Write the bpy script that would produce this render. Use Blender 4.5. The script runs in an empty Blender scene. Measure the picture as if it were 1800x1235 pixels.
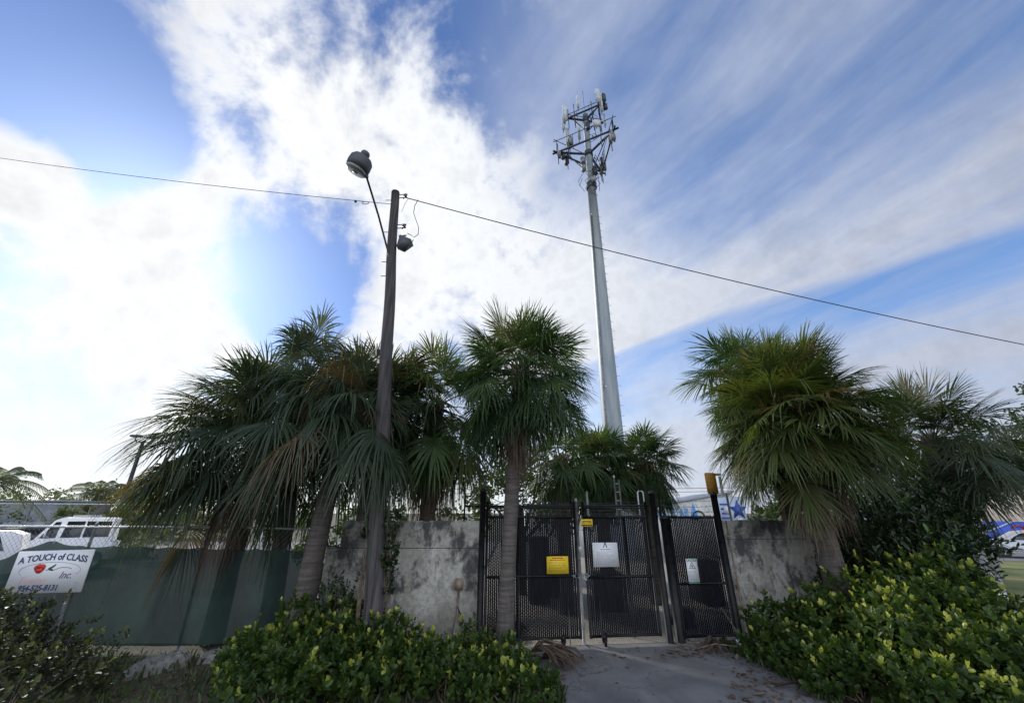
import bpy, math, random
import numpy as np
from math import sin, cos, tan, pi, radians, atan2, sqrt
from mathutils import Vector, Matrix

scene = bpy.context.scene
COL = scene.collection
rng = np.random.default_rng(7)
random.seed(7)

# ------------------------------------------------------------------ camera
F = 690.0; PITCH = radians(22.3); CAMZ = 2.5      # focal length in photo pixels (1800 wide)
cd = bpy.data.cameras.new('camera'); cam = bpy.data.objects.new('camera', cd); COL.objects.link(cam)
cam.location = (0, 0, CAMZ); cam.rotation_euler = (pi/2 + PITCH, 0, 0)
cd.sensor_width = 36.0; cd.lens = 36.0*F/1800; cd.clip_start = .05; cd.clip_end = 3000
scene.camera = cam
def ray(px, py):
    a = (px-900)/F; b = -(py-617.5)/F
    return np.array([a, cos(PITCH)-b*sin(PITCH), sin(PITCH)+b*cos(PITCH)])
def P(px, py, Y):                                   # point of the plane y = Y
    r = ray(px, py); t = Y/r[1]; return np.array([r[0]*t, Y, CAMZ+r[2]*t])
def PZ(px, py, z):                                  # point of the level z
    r = ray(px, py); t = (z-CAMZ)/r[2]; return np.array([r[0]*t, r[1]*t, z])

# ------------------------------------------------------------------ objects
def setp(o, label=None, cat=None, group=None, kind=None):
    if label: o['label'] = label
    if cat: o['category'] = cat
    if group: o['group'] = group
    if kind: o['kind'] = kind
    return o
def thing(name, label, cat, loc=(0, 0, 0), rotz=0, group=None):
    o = bpy.data.objects.new(name, None); COL.objects.link(o)
    o.location = Vector([float(c) for c in loc]); o.rotation_euler = (0, 0, rotz); o.empty_display_size = .2
    return setp(o, label, cat, group)

class MB:
    def __init__(s): s.v = []; s.f = []; s.n = 0; s.t = []
    def add(s, v, f, tone=None):
        v = np.asarray(v, float).reshape(-1, 3)
        for q in f: s.f.append([int(i)+s.n for i in q])
        s.v.append(v); s.n += len(v)
        s.t.append(np.full(len(v), .5) if tone is None else np.broadcast_to(np.asarray(tone, float), (len(v),)))
        return s
    def box(s, c, size, rz=0, M=None):
        h = np.array(size, float)/2
        v = np.array([[x, y, z] for z in (-1, 1) for y in (-1, 1) for x in (-1, 1)])*h
        if rz: v = v @ np.array([[cos(rz), sin(rz), 0], [-sin(rz), cos(rz), 0], [0, 0, 1]])
        if M is not None: v = v @ np.asarray(M, float)
        return s.add(v+np.array(c, float), [(0, 2, 3, 1), (4, 5, 7, 6), (0, 1, 5, 4), (2, 6, 7, 3), (0, 4, 6, 2), (1, 3, 7, 5)])
    def bevbox(s, c, size, b=.02, rz=0):
        bm = bmesh_box(size, b); v = np.array([p[:] for p in bm[0]])
        if rz: v = v @ np.array([[cos(rz), sin(rz), 0], [-sin(rz), cos(rz), 0], [0, 0, 1]])
        return s.add(v+np.array(c, float), bm[1])
    def tube(s, pts, r, n=8, cap=True, tone=None):
        pts = np.asarray(pts, float); m = len(pts); r = np.broadcast_to(np.asarray(r, float), (m,))
        d = np.gradient(pts, axis=0); d /= np.linalg.norm(d, axis=1)[:, None]+1e-9
        up = np.array([0, 0, 1.]) if abs(d[0][2]) < .9 else np.array([1., 0, 0])
        A = np.cross(d, up); A /= np.linalg.norm(A, axis=1)[:, None]+1e-9; B = np.cross(d, A)
        th = np.arange(n)*2*pi/n
        v = pts[:, None]+r[:, None, None]*(np.cos(th)[None, :, None]*A[:, None]+np.sin(th)[None, :, None]*B[:, None])
        f = [(i*n+j, i*n+(j+1) % n, (i+1)*n+(j+1) % n, (i+1)*n+j) for i in range(m-1) for j in range(n)]
        if cap: f += [list(range(n)), list(range((m-1)*n, m*n))[::-1]]
        return s.add(v.reshape(-1, 3), f, tone)
    def bar(s, a, b, r=.02, n=6): return s.tube([a, b], r, n)
    def prism(s, poly, origin, ux, uy, depth):      # polygon in plane (ux,uy) extruded along its normal
        ux, uy = np.array(ux, float), np.array(uy, float); nrm = np.cross(ux, uy)
        b = np.array([np.array(origin)+ux*p[0]+uy*p[1] for p in poly]); k = len(poly)
        return s.add(np.vstack([b, b+nrm*depth]), [list(range(k))[::-1], list(range(k, 2*k))]+[(i, (i+1) % k, k+(i+1) % k, k+i) for i in range(k)])
    def lathe(s, c, prof, n=24, M=None):
        v = np.array([[r*cos(a), r*sin(a), z] for r, z in prof for a in np.arange(n)*2*pi/n])
        if M is not None: v = v @ np.asarray(M, float)
        k = len(prof)
        f = [(i*n+j, i*n+(j+1) % n, (i+1)*n+(j+1) % n, (i+1)*n+j) for i in range(k-1) for j in range(n)]
        f += [list(range(n))[::-1], list(range((k-1)*n, k*n))]
        return s.add(v+np.array(c, float), f)
    def quads(s, V, tone=None):                     # V: (k,4,3) loose quads
        V = np.asarray(V, float); k = len(V)
        return s.add(V.reshape(-1, 3), np.arange(4*k).reshape(k, 4), tone)
    def mesh(s, name, mat, smooth=False, tone=False):
        V = np.vstack(s.v); me = bpy.data.meshes.new(name)
        L = np.array([len(f) for f in s.f]); idx = np.concatenate([np.asarray(f) for f in s.f]).astype(np.int32)
        me.vertices.add(len(V)); me.vertices.foreach_set('co', V.ravel())
        me.loops.add(len(idx)); me.loops.foreach_set('vertex_index', idx)
        me.polygons.add(len(L)); me.polygons.foreach_set('loop_start', np.concatenate([[0], np.cumsum(L)[:-1]]).astype(np.int32))
        me.polygons.foreach_set('loop_total', L.astype(np.int32))
        me.update(calc_edges=True); me.validate()
        if smooth: me.polygons.foreach_set('use_smooth', np.ones(len(L), bool))
        if tone:
            at = me.attributes.new('tone', 'FLOAT', 'POINT'); at.data.foreach_set('value', np.concatenate(s.t).astype(np.float32))
        me.materials.append(mat); return me
def bmesh_box(size, b):
    import bmesh
    bm = bmesh.new(); bmesh.ops.create_cube(bm, size=1)
    for v in bm.verts: v.co = Vector((v.co.x*size[0], v.co.y*size[1], v.co.z*size[2]))
    bmesh.ops.bevel(bm, geom=bm.edges[:], offset=b, segments=2, affect='EDGES')
    bm.verts.index_update()
    r = ([v.co.copy() for v in bm.verts], [[v.index for v in f.verts] for f in bm.faces]); bm.free(); return r
def obj(name, mb, mat, parent=None, smooth=False, tone=False, loc=None):
    o = bpy.data.objects.new(name, mb.mesh(name, mat, smooth, tone)); COL.objects.link(o)
    if parent: o.parent = parent
    if loc is not None: o.location = Vector([float(c) for c in loc])
    return o
def text(name, s, size, mat, parent, loc, rot=(pi/2, 0, 0), ext=.0015, shear=0, off=0, align='CENTER', sx=1, arc=None):
    """lettering as a mesh; default faces -y"""
    c = bpy.data.curves.new(name, 'FONT'); c.body = s; c.size = size; c.extrude = ext; c.shear = shear; c.offset = off
    c.align_x = align; c.align_y = 'CENTER'; c.resolution_u = 3
    t = bpy.data.objects.new(name, c); COL.objects.link(t); bpy.context.view_layer.update()
    me = bpy.data.meshes.new_from_object(t.evaluated_get(bpy.context.evaluated_depsgraph_get()))
    bpy.data.objects.remove(t); bpy.data.curves.remove(c)
    if arc:                                          # bend the line upwards in its middle
        for v in me.vertices: v.co.y += -arc*(v.co.x*v.co.x)
    me.materials.clear(); me.materials.append(mat); me.name = name
    o = bpy.data.objects.new(name, me); COL.objects.link(o); o.parent = parent
    o.location = Vector([float(k) for k in loc]); o.rotation_euler = rot; o.scale = (sx, 1, 1); return o

# ------------------------------------------------------------------ node helper
class X:
    def __init__(s, nt, sk): s.nt = nt; s.k = sk
    def m(s, op, *a, clamp=False):
        n = s.nt.nodes.new('ShaderNodeMath'); n.operation = op; n.use_clamp = clamp
        for i, q in enumerate((s,)+a):
            if isinstance(q, X): s.nt.links.new(q.k, n.inputs[i])
            else: n.inputs[i].default_value = q
        return X(s.nt, n.outputs[0])
    def __add__(s, o): return s.m('ADD', o)
    __radd__ = __add__
    def __sub__(s, o): return s.m('SUBTRACT', o)
    def __rsub__(s, o): return (s*-1)+o
    def __mul__(s, o): return s.m('MULTIPLY', o)
    __rmul__ = __mul__
    def __truediv__(s, o): return s.m('DIVIDE', o)
    def pw(s, e): return s.m('POWER', e)
    def clamp(s): return s.m('ADD', 0.0, clamp=True)
    def smooth(s, a, b, c=0.0, d=1.0):
        n = s.nt.nodes.new('ShaderNodeMapRange'); n.interpolation_type = 'SMOOTHSTEP'
        s.nt.links.new(s.k, n.inputs[0])
        for i, q in zip((1, 2, 3, 4), (a, b, c, d)): n.inputs[i].default_value = q
        return X(s.nt, n.outputs[0])
def mixc(nt, fac, a, b, mode='MIX'):
    n = nt.nodes.new('ShaderNodeMix'); n.data_type = 'RGBA'; n.blend_type = mode
    for i, q in ((0, fac), (6, a), (7, b)):
        if isinstance(q, X): q = q.k
        if isinstance(q, bpy.types.NodeSocket): nt.links.new(q, n.inputs[i])
        else: n.inputs[i].default_value = q if i == 0 else (tuple(q)+(1,))[:4]
    return n.outputs[2]
def noise(nt, vec, scale, detail=4, rough=.55, dist=0, dim='3D'):
    n = nt.nodes.new('ShaderNodeTexNoise'); n.noise_dimensions = dim
    n.inputs['Scale'].default_value = scale; n.inputs['Detail'].default_value = detail
    n.inputs['Roughness'].default_value = rough; n.inputs['Distortion'].default_value = dist
    if vec is not None: nt.links.new(vec, n.inputs['Vector'])
    return X(nt, n.outputs['Fac'])
def mapping(nt, vec, scale=(1, 1, 1), loc=(0, 0, 0), rot=(0, 0, 0)):
    n = nt.nodes.new('ShaderNodeMapping'); nt.links.new(vec, n.inputs[0])
    n.inputs['Scale'].default_value = scale; n.inputs['Location'].default_value = loc; n.inputs['Rotation'].default_value = rot
    return n.outputs[0]
def mat(name, col, rough=.7, metal=0, fn=None, spec=.5):
    m = bpy.data.materials.new(name); m.use_nodes = True; nt = m.node_tree; b = nt.nodes['Principled BSDF']
    b.inputs['Base Color'].default_value = tuple(col)+(1,); b.inputs['Roughness'].default_value = rough
    b.inputs['Metallic'].default_value = metal; b.inputs['Specular IOR Level'].default_value = spec
    if fn: fn(nt, b)
    return m
def objco(nt): return nt.nodes.new('ShaderNodeTexCoord').outputs['Object']
def bump(nt, b, h, strength=.4, dist=.02):
    n = nt.nodes.new('ShaderNodeBump'); n.inputs['Strength'].default_value = strength; n.inputs['Distance'].default_value = dist
    nt.links.new(h.k if isinstance(h, X) else h, n.inputs['Height']); nt.links.new(n.outputs[0], b.inputs['Normal'])
def noisy(c1, c2, scale=6, detail=5, stretch=(1, 1, 1), bmp=0, lo=.35, hi=.65, dist=.01):
    def fn(nt, b):
        v = mapping(nt, objco(nt), stretch); n = noise(nt, v, scale, detail)
        nt.links.new(mixc(nt, n.smooth(lo, hi), c1, c2), b.inputs['Base Color'])
        if bmp: bump(nt, b, noise(nt, v, scale*4, 5), bmp, dist)
    return fn

# ------------------------------------------------------------------ sky and sun
SUN_EL = radians(27); SUN_AZ = radians(-48)          # azimuth from +y, negative = left
sun_dir = np.array([sin(SUN_AZ)*cos(SUN_EL), cos(SUN_AZ)*cos(SUN_EL), sin(SUN_EL)])
def build_world():
    w = bpy.data.worlds.new('World'); scene.world = w; w.use_nodes = True; nt = w.node_tree
    bg = nt.nodes['Background']; sky = nt.nodes.new('ShaderNodeTexSky'); sky.sky_type = 'NISHITA'
    sky.sun_disc = False; sky.sun_elevation = SUN_EL; sky.sun_rotation = SUN_AZ; sky.air_density = 1.0; sky.dust_density = .6; sky.ozone_density = 2.0
    tc = nt.nodes.new('ShaderNodeTexCoord').outputs['Generated']
    sp = nt.nodes.new('ShaderNodeSeparateXYZ'); nt.links.new(tc, sp.inputs[0])
    x, y, z = (X(nt, sp.outputs[i]) for i in range(3))
    zz = z.m('MAXIMUM', 0.0)+.06
    u, v = x/zz, y/zz
    a = radians(-25)
    p = u*cos(a)-v*sin(a); q = u*sin(a)+v*cos(a)
    cb = nt.nodes.new('ShaderNodeCombineXYZ'); nt.links.new(p.k, cb.inputs[0]); nt.links.new(q.k, cb.inputs[1]); pq = cb.outputs[0]
    # direction-space clumps of cloud (+) and clear sky (-)
    blobs = [(130,520,240,.85),(330,600,220,.9),(60,740,220,.35),(430,320,110,.75),(340,130,130,.45),(620,110,230,.75),(760,250,190,.6),(520,200,120,.5),
             (30,290,75,1.0),(70,350,60,.6),(260,420,130,.7),(900,500,190,.75),(640,300,130,.5),(760,560,190,.8),(1060,520,130,.5),(560,420,60,.15),(620,700,150,.7),
             (60,110,170,-.85),(150,330,60,-.8),(190,250,75,-.9),(465,235,60,-.6),(275,240,45,-.6),(500,450,88,-1.5),(430,400,50,-.55),(590,490,80,-.7),(440,490,35,-.4),(560,540,45,-.7),(130,385,45,-.55),(60,610,90,-.35),(190,40,110,-.5),(475,250,40,-.35),(330,200,40,-.25),
             (1150,260,130,-.35),(1080,680,60,-.3),(960,120,80,-.12)]
    wn = nt.nodes.new('ShaderNodeTexNoise'); wn.inputs['Scale'].default_value = 3.2; wn.inputs['Detail'].default_value = 4; nt.links.new(tc, wn.inputs['Vector'])
    w1 = nt.nodes.new('ShaderNodeVectorMath'); w1.operation = 'MULTIPLY_ADD'; nt.links.new(wn.outputs['Color'], w1.inputs[0]); w1.inputs[1].default_value = (.16,)*3; w1.inputs[2].default_value = (-.08,)*3
    w2 = nt.nodes.new('ShaderNodeVectorMath'); w2.operation = 'ADD'; nt.links.new(tc, w2.inputs[0]); nt.links.new(w1.outputs[0], w2.inputs[1]); w3 = nt.nodes.new('ShaderNodeVectorMath'); w3.operation = 'NORMALIZE'; nt.links.new(w2.outputs[0], w3.inputs[0]); tw_ = w3.outputs[0]
    C = None
    for bx, by, r, wgt in blobs:
        d = ray(bx, by); dn = np.linalg.norm(d); d = d/dn
        s = (r/F)/dn
        n = nt.nodes.new('ShaderNodeVectorMath'); n.operation = 'DOT_PRODUCT'; nt.links.new(tw_, n.inputs[0]); n.inputs[1].default_value = d
        g = X(nt, n.outputs['Value']).m('MULTIPLY_ADD', 2/s**2, -2/s**2).m('EXPONENT')
        C = g*wgt if C is None else g.m('MULTIPLY_ADD', wgt, C)
    puff = noise(nt, tc, 4.5, 7, .6, .3); fine = noise(nt, tc, 20, 3, .6)
    left = x.smooth(-.15, .25, 1, 0)
    # long cirrus streaks parallel on the cloud deck
    warp = noise(nt, mapping(nt, pq, (1.3, .9, 1)), 1.0, 3, .5)
    cb2 = nt.nodes.new('ShaderNodeCombineXYZ'); nt.links.new((p+(warp-.5)*.38).k, cb2.inputs[0]); nt.links.new(q.k, cb2.inputs[1])
    st = noise(nt, mapping(nt, cb2.outputs[0], (1.7, .40, 1), (3.1, 0, 0)), 1.0, 5, .52)
    st2 = noise(nt, mapping(nt, cb2.outputs[0], (5.5, 1.5, 1), (1.3, 0, 0)), 1.0, 5, .6)
    # the bright band and its crisp lower edge
    e = p-(2.03-.4*q)+(st2-.5)*.25
    band = e.smooth(-1.0, -.12)*e.smooth(-.03, .10, 1, 0)
    band2 = (p+(st-.5)*.6).smooth(2.15, 2.7)*.6
    right = 1-left
    thin = .17+st.smooth(.36, .74)*.55+(st2-.5)*.85+(puff-.5)*.2+band*.62+band2+(p+(warp-.5)*.4-.75).m('ABSOLUTE').smooth(.0, .32, .25, 0)
    puf = C*.52+(puff-.5)*2.2+(fine-.5)*.5-.10
    lowhaze = z.smooth(.0, .42, .75, 0)
    cov = (puf.smooth(.0, .64)*left + (thin+C*.75-.12)*right).clamp()
    cov = (cov+lowhaze*(1-cov)).clamp()
    dt = x*float(sun_dir[0])+y*float(sun_dir[1])+z*float(sun_dir[2])
    glow = dt.smooth(.35, 1.0)
    near = dt.smooth(-.1, .93)
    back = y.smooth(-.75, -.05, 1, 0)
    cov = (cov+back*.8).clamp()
    shade = 1-((puff-.5)*.9+(fine-.5)*.5).m('ABSOLUTE')*.75
    ccol = mixc(nt, near, (.47, .51, .62), (.76, .80, .87))
    ccol = mixc(nt, glow*.8, ccol, (.95, .96, .97))
    ccol = mixc(nt, back, ccol, (1.5, 1.58, 1.72))     # unseen bright cloud added behind the viewer to light the foreground
    cs = nt.nodes.new('ShaderNodeVectorMath'); cs.operation = 'SCALE'; nt.links.new(ccol, cs.inputs[0]); nt.links.new(shade.k, cs.inputs[3])
    sb = nt.nodes.new('ShaderNodeVectorMath'); sb.operation = 'SCALE'; nt.links.new(sky.outputs[0], sb.inputs[0]); sb.inputs[3].default_value = SKYK
    tint = mixc(nt, 1.0, sb.outputs[0], (.86, 1.0, 1.22), 'MULTIPLY'); tint = mixc(nt, glow*.8, tint, (.29, .37, .50), 'MULTIPLY')
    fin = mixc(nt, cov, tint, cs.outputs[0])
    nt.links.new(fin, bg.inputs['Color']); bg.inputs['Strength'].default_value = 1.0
SKYK = .16
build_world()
scene.world.cycles.sampling_method = 'MANUAL'; scene.world.cycles.sample_map_resolution = 512
sl = bpy.data.lights.new('sun', 'SUN'); sl.energy = 3.0; sl.angle = radians(8); sl.color = (1, .95, .88)
so = bpy.data.objects.new('sun', sl); COL.objects.link(so); so.location = (-20, 20, 30)
so.rotation_euler = Vector([-float(k) for k in sun_dir]).to_track_quat('-Z', 'Y').to_euler()
scene.view_settings.view_transform = 'Standard'; scene.view_settings.look = 'None'
scene.view_settings.exposure = .17; scene.view_settings.gamma = 1
scene.render.engine = 'CYCLES'
#==PART2
# ------------------------------------------------------------------ materials
def stain_concrete(nt, b):
    o = objco(nt)
    n1 = noise(nt, mapping(nt, o, (1, 1, .55)), 1.5, 6, .65, .4); n2 = noise(nt, mapping(nt, o, (1.6, 1.6, 1.0), (3, 1, 2)), 1.6, 7, .7, .2)
    n3 = noise(nt, o, 9, 6, .7); n4 = noise(nt, mapping(nt, o, (1, 1, 1), (7, 3, 5)), 2.3, 5, .6)
    c = mixc(nt, n1.smooth(.35, .65), (.29, .285, .26), (.47, .465, .44))
    c = mixc(nt, n4.smooth(.54, .68)*.8, c, (.46, .51, .57))
    c = mixc(nt, (n3+n4*.4).smooth(.62, .8)*.5, c, (.19, .17, .12))
    sp = nt.nodes.new('ShaderNodeSeparateXYZ'); nt.links.new(o, sp.inputs[0]); z = X(nt, sp.outputs[2])
    mold = (n2+(z.smooth(.2, 2.3)-.5)*.10)+(n1-.5)*.25
    c = mixc(nt, mold.smooth(.47, .63)*.9, c, (.035, .037, .04))
    nt.links.new(c, b.inputs['Base Color']); bump(nt, b, noise(nt, o, 30, 6, .7)+n3, .35, .012)
M = {}
M['concrete'] = mat('concrete', (.3, .3, .3), .9, fn=stain_concrete)
M['wall_seam'] = mat('seam', (.05, .05, .045), .95)
def asphalt(nt, b):
    o = objco(nt); n = noise(nt, o, 1.1, 6, .6, .5); f = noise(nt, o, 90, 3, .8); g = noise(nt, mapping(nt, o, (1.4, .35, 1)), 1.3, 4)
    c = mixc(nt, n.smooth(.3, .7), (.115, .115, .12), (.19, .19, .195)); c = mixc(nt, g.smooth(.5, .75)*.5, c, (.25, .25, .255))
    c = mixc(nt, f.smooth(.55, .75)*.6, c, (.36, .36, .37)); c = mixc(nt, f.smooth(.25, .42, .5, 0), c, (.05, .05, .055))
    vo = nt.nodes.new('ShaderNodeTexVoronoi'); vo.feature = 'DISTANCE_TO_EDGE'; vo.inputs['Scale'].default_value = .8
    wv = nt.nodes.new('ShaderNodeVectorMath'); wv.operation = 'ADD'; nt.links.new(o, wv.inputs[0]); nn = nt.nodes.new('ShaderNodeTexNoise'); nn.inputs['Scale'].default_value = 3; nn.inputs['Detail'].default_value = 5
    nt.links.new(o, nn.inputs['Vector']); sc = nt.nodes.new('ShaderNodeVectorMath'); sc.operation = 'SCALE'; nt.links.new(nn.outputs['Color'], sc.inputs[0]); sc.inputs[3].default_value = .5; nt.links.new(sc.outputs[0], wv.inputs[1]); nt.links.new(wv.outputs[0], vo.inputs['Vector'])
    crack = X(nt, vo.outputs['Distance']).smooth(.002, .009, 1, 0)*n.smooth(.45, .55)
    c = mixc(nt, crack*.45, c, (.03, .03, .03)); g2 = noise(nt, mapping(nt, o, (1, 1, 1), (4, 4, 0)), 4, 6, .7); c = mixc(nt, g2.smooth(.58, .7)*.5, c, (.10, .095, .085))
    nt.links.new(c, b.inputs['Base Color']); bump(nt, b, f+n*.5-crack*1.5, .7, .012)
M['asphalt'] = mat('asphalt', (.15, .15, .15), .9, fn=asphalt)
def soil(nt, b):
    o = objco(nt); n = noise(nt, o, 1.2, 7, .6); f = noise(nt, o, 22, 5, .75)
    c = mixc(nt, n.smooth(.38, .62), (.075, .062, .045), (.045, .06, .025)); c = mixc(nt, f.smooth(.5, .8), c, (.17, .15, .12))
    nt.links.new(c, b.inputs['Base Color']); bump(nt, b, f, .8, .04)
M['soil'] = mat('soil', (.08, .07, .05), .95, fn=soil)
def gravel(nt, b):
    o = objco(nt); v = nt.nodes.new('ShaderNodeTexVoronoi'); v.inputs['Scale'].default_value = 38; nt.links.new(o, v.inputs['Vector'])
    c = mixc(nt, X(nt, v.outputs['Distance']).smooth(.05, .55), (.62, .58, .5), (.2, .18, .15)); n = noise(nt, o, 14, 4)
    c = mixc(nt, n.smooth(.3, .7)*.5, c, (.42, .38, .30)); nt.links.new(c, b.inputs['Base Color']); bump(nt, b, X(nt, v.outputs['Distance'])*-1, .8, .02)
M['gravel'] = mat('gravel', (.5, .47, .4), .9, fn=gravel)
M['lawn'] = mat('lawn', (.1, .12, .04), .95, fn=noisy((.10, .13, .03), (.20, .19, .07), .7, 8, bmp=.5, dist=.03))
M['black'] = mat('black_powder_coat', (.012, .012, .014), .5, fn=noisy((.003, .003, .005), (.012, .012, .014), 9, 4, bmp=.1), spec=.3)
M['slat'] = mat('black_slat_plastic', (.012, .013, .018), .7, fn=noisy((.003, .004, .007), (.009, .010, .016), 14, 3, (1, 1, .2)), spec=.2)
M['vinyl'] = mat('black_vinyl_wire', (.004, .004, .006), .7, spec=.2)
M['galv'] = mat('galvanised', (.42, .44, .46), .45, .6, noisy((.34, .36, .38), (.52, .54, .56), 8, 4, bmp=.05))
M['tower'] = mat('tower_paint', (.42, .47, .5), .5, .1, noisy((.20, .245, .285), (.30, .33, .34), 1.2, 6, (3, 3, .25), .08))
M['dark_steel'] = mat('dark_galvanised', (.10, .115, .13), .5, .5, noisy((.035, .045, .06), (.09, .10, .115), 5, 4))
M['antenna'] = mat('antenna_plastic', (.62, .64, .65), .45, 0, noisy((.42, .45, .48), (.56, .58, .6), 3, 4))
M['radio'] = mat('radio_housing', (.30, .32, .33), .5, .1, noisy((.12, .135, .145), (.26, .28, .29), 5, 4))
M['cable'] = mat('black_cable', (.015, .015, .016), .5)
M['rust'] = mat('rusty_pipe', (.2, .12, .08), .8, .2, noisy((.30, .28, .25), (.22, .10, .05), 9, 6, (1, 1, .4), .2))
M['twig'] = mat('twig', (.12, .09, .06), .9, fn=noisy((.09, .065, .045), (.19, .15, .11), 12, 4))
def wood(nt, b):
    o = objco(nt); g = noise(nt, mapping(nt, o, (14, 14, .35)), 1.6, 6, .65); n = noise(nt, o, 1.3, 4)
    c = mixc(nt, g.smooth(.35, .68), (.028, .025, .026), (.105, .096, .098)); c = mixc(nt, n.smooth(.4, .65)*.45, c, (.05, .05, .055))
    nt.links.new(c, b.inputs['Base Color']); bump(nt, b, g, .7, .02)
M['pole_wood'] = mat('weathered_pole_wood', (.1, .09, .08), .9, fn=wood)
def palmbark(nt, b):
    o = objco(nt); g = noise(nt, mapping(nt, o, (1.5, 1.5, 16)), 1.7, 6, .65, .3); n = noise(nt, mapping(nt, o, (9, 9, 1.5)), 1.5, 5)
    c = mixc(nt, g.smooth(.35, .65), (.07, .061, .056), (.13, .115, .108)); c = mixc(nt, n.smooth(.5, .7)*.6, c, (.06, .05, .045))
    nt.links.new(c, b.inputs['Base Color']); bump(nt, b, g+n*.6, .8, .03)
M['palm_bark'] = mat('palm_bark', (.15, .12, .1), .95, fn=palmbark)
M['bark'] = mat('bark', (.1, .08, .06), .95, fn=noisy((.06, .05, .04), (.16, .13, .1), 7, 6, (1, 1, .3), .5))
def leafmat(name, a, c2, tipc=None, rough=.42, trans=.35, tcol=None, spec=.5):  # tcol tints light passing through
    """leaf blade: hue varies from leaf to leaf (tone attribute) and blade to blade"""
    def fn(nt, b):
        at = nt.nodes.new('ShaderNodeAttribute'); at.attribute_name = 'tone'; t = X(nt, at.outputs['Fac'])
        geo = nt.nodes.new('ShaderNodeNewGeometry'); isl = X(nt, geo.outputs['Random Per Island'])
        c = mixc(nt, (t+(isl-.5)*.35).clamp(), a, c2)
        if tipc: c = mixc(nt, t.smooth(.58, .92), c, tipc)
        nt.links.new(c, b.inputs['Base Color'])
        tr = nt.nodes.new('ShaderNodeBsdfTranslucent'); ms = nt.nodes.new('ShaderNodeMixShader'); ms.inputs[0].default_value = trans
        c3 = mixc(nt, 1.0, c, tcol or (1.5, 1.6, .6), 'MULTIPLY'); nt.links.new(c3, tr.inputs['Color'])
        out = nt.nodes['Material Output']; nt.links.new(b.outputs[0], ms.inputs[1]); nt.links.new(tr.outputs[0], ms.inputs[2]); nt.links.new(ms.outputs[0], out.inputs[0])
    return mat(name, a, rough, fn=fn, spec=spec)
M['frond'] = leafmat('palm_frond', (.030, .062, .028), (.10, .15, .045), (.17, .12, .06), rough=.5, spec=.3)
M['frond_blue'] = leafmat('palm_frond_bluegreen', (.024, .042, .024), (.085, .115, .058), (.16, .11, .06), rough=.44, trans=.34, spec=.42)
M['frond_olive'] = leafmat('palm_frond_olive', (.042, .070, .022), (.135, .155, .045), (.18, .12, .055), rough=.5, spec=.3)
M['dead'] = leafmat('dead_frond', (.07, .046, .033), (.18, .135, .10), rough=.85, trans=.15, tcol=(1, .9, .7))
M['boot'] = mat('leaf_boot', (.12, .085, .06), .9, fn=noisy((.07, .045, .032), (.20, .15, .11), 6, 5, (1, 1, .4), .4))
M['shrub'] = leafmat('shrub_leaf', (.032, .068, .016), (.125, .18, .035), (.44, .46, .10), rough=.38, trans=.42)
M['shrub_dark'] = leafmat('dark_shrub_leaf', (.03, .035, .02), (.085, .10, .04), (.22, .22, .08), rough=.5)
M['hedge'] = leafmat('hedge_leaf', (.014, .030, .012), (.04, .075, .022), (.09, .15, .035), rough=.35, trans=.22)
M['tree_leaf'] = leafmat('tree_leaf', (.028, .050, .018), (.085, .115, .04), rough=.55)
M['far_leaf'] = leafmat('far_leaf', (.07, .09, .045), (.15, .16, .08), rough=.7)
M['fabric'] = mat('green_windscreen', (.015, .05, .045), .85)
def fabric(nt, b):
    o = objco(nt); n = noise(nt, mapping(nt, o, (1, 1, .6)), 1.4, 6, .6, .3); w = noise(nt, mapping(nt, o, (60, 60, 60)), 2, 2)
    c = mixc(nt, n.smooth(.3, .7), (.009, .022, .021), (.024, .058, .046)); c = mixc(nt, w.smooth(.35, .65)*.3, c, (.008, .022, .022))
    nt.links.new(c, b.inputs['Base Color'])
    tr = nt.nodes.new('ShaderNodeBsdfTranslucent'); ms = nt.nodes.new('ShaderNodeMixShader'); ms.inputs[0].default_value = .3
    nt.links.new(c, tr.inputs['Color']); out = nt.nodes['Material Output']
    nt.links.new(b.outputs[0], ms.inputs[1]); nt.links.new(tr.outputs[0], ms.inputs[2]); nt.links.new(ms.outputs[0], out.inputs[0])
def seethru(m, k):
    nt = m.node_tree; out = nt.nodes['Material Output']; src = out.inputs[0].links[0].from_socket
    tr = nt.nodes.new('ShaderNodeBsdfTransparent'); ms = nt.nodes.new('ShaderNodeMixShader'); ms.inputs[0].default_value = k
    nt.links.new(src, ms.inputs[1]); nt.links.new(tr.outputs[0], ms.inputs[2]); nt.links.new(ms.outputs[0], out.inputs[0])
fabric(M['fabric'].node_tree, M['fabric'].node_tree.nodes['Principled BSDF'])
seethru(M['fabric'], .08)
def P_(n, c, r=.5, m=0): M[n] = mat(n, c, r, m)
P_('sign_white', (.66, .68, .72), .45); P_('sign_yellow', (.80, .56, .03), .45); P_('sign_orange', (.42, .20, .025), .6); P_('ink', (.02, .02, .03), .6); P_('ink_navy', (.02, .03, .10), .6)
P_('ink_red', (.50, .03, .02), .5); P_('ink_pink', (.62, .36, .36), .6); P_('ink_green', (.03, .22, .12), .6); P_('ink_grey', (.30, .32, .36), .6); P_('ink_leaf', (.02, .09, .05), .6)
P_('ink_blue', (.03, .09, .50), .5); P_('ink_sky', (.10, .33, .75), .5); P_('board_blue', (.46, .54, .66), .5); P_('van_white', (.78, .79, .82), .3); P_('car_silver', (.52, .54, .57), .3, .3)
P_('glass', (.03, .035, .04), .08); P_('tyre', (.02, .02, .02), .85); P_('rim', (.45, .46, .48), .4, .6); P_('lamp_red', (.35, .02, .02), .3); P_('lens', (.30, .32, .33), .2)
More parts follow.
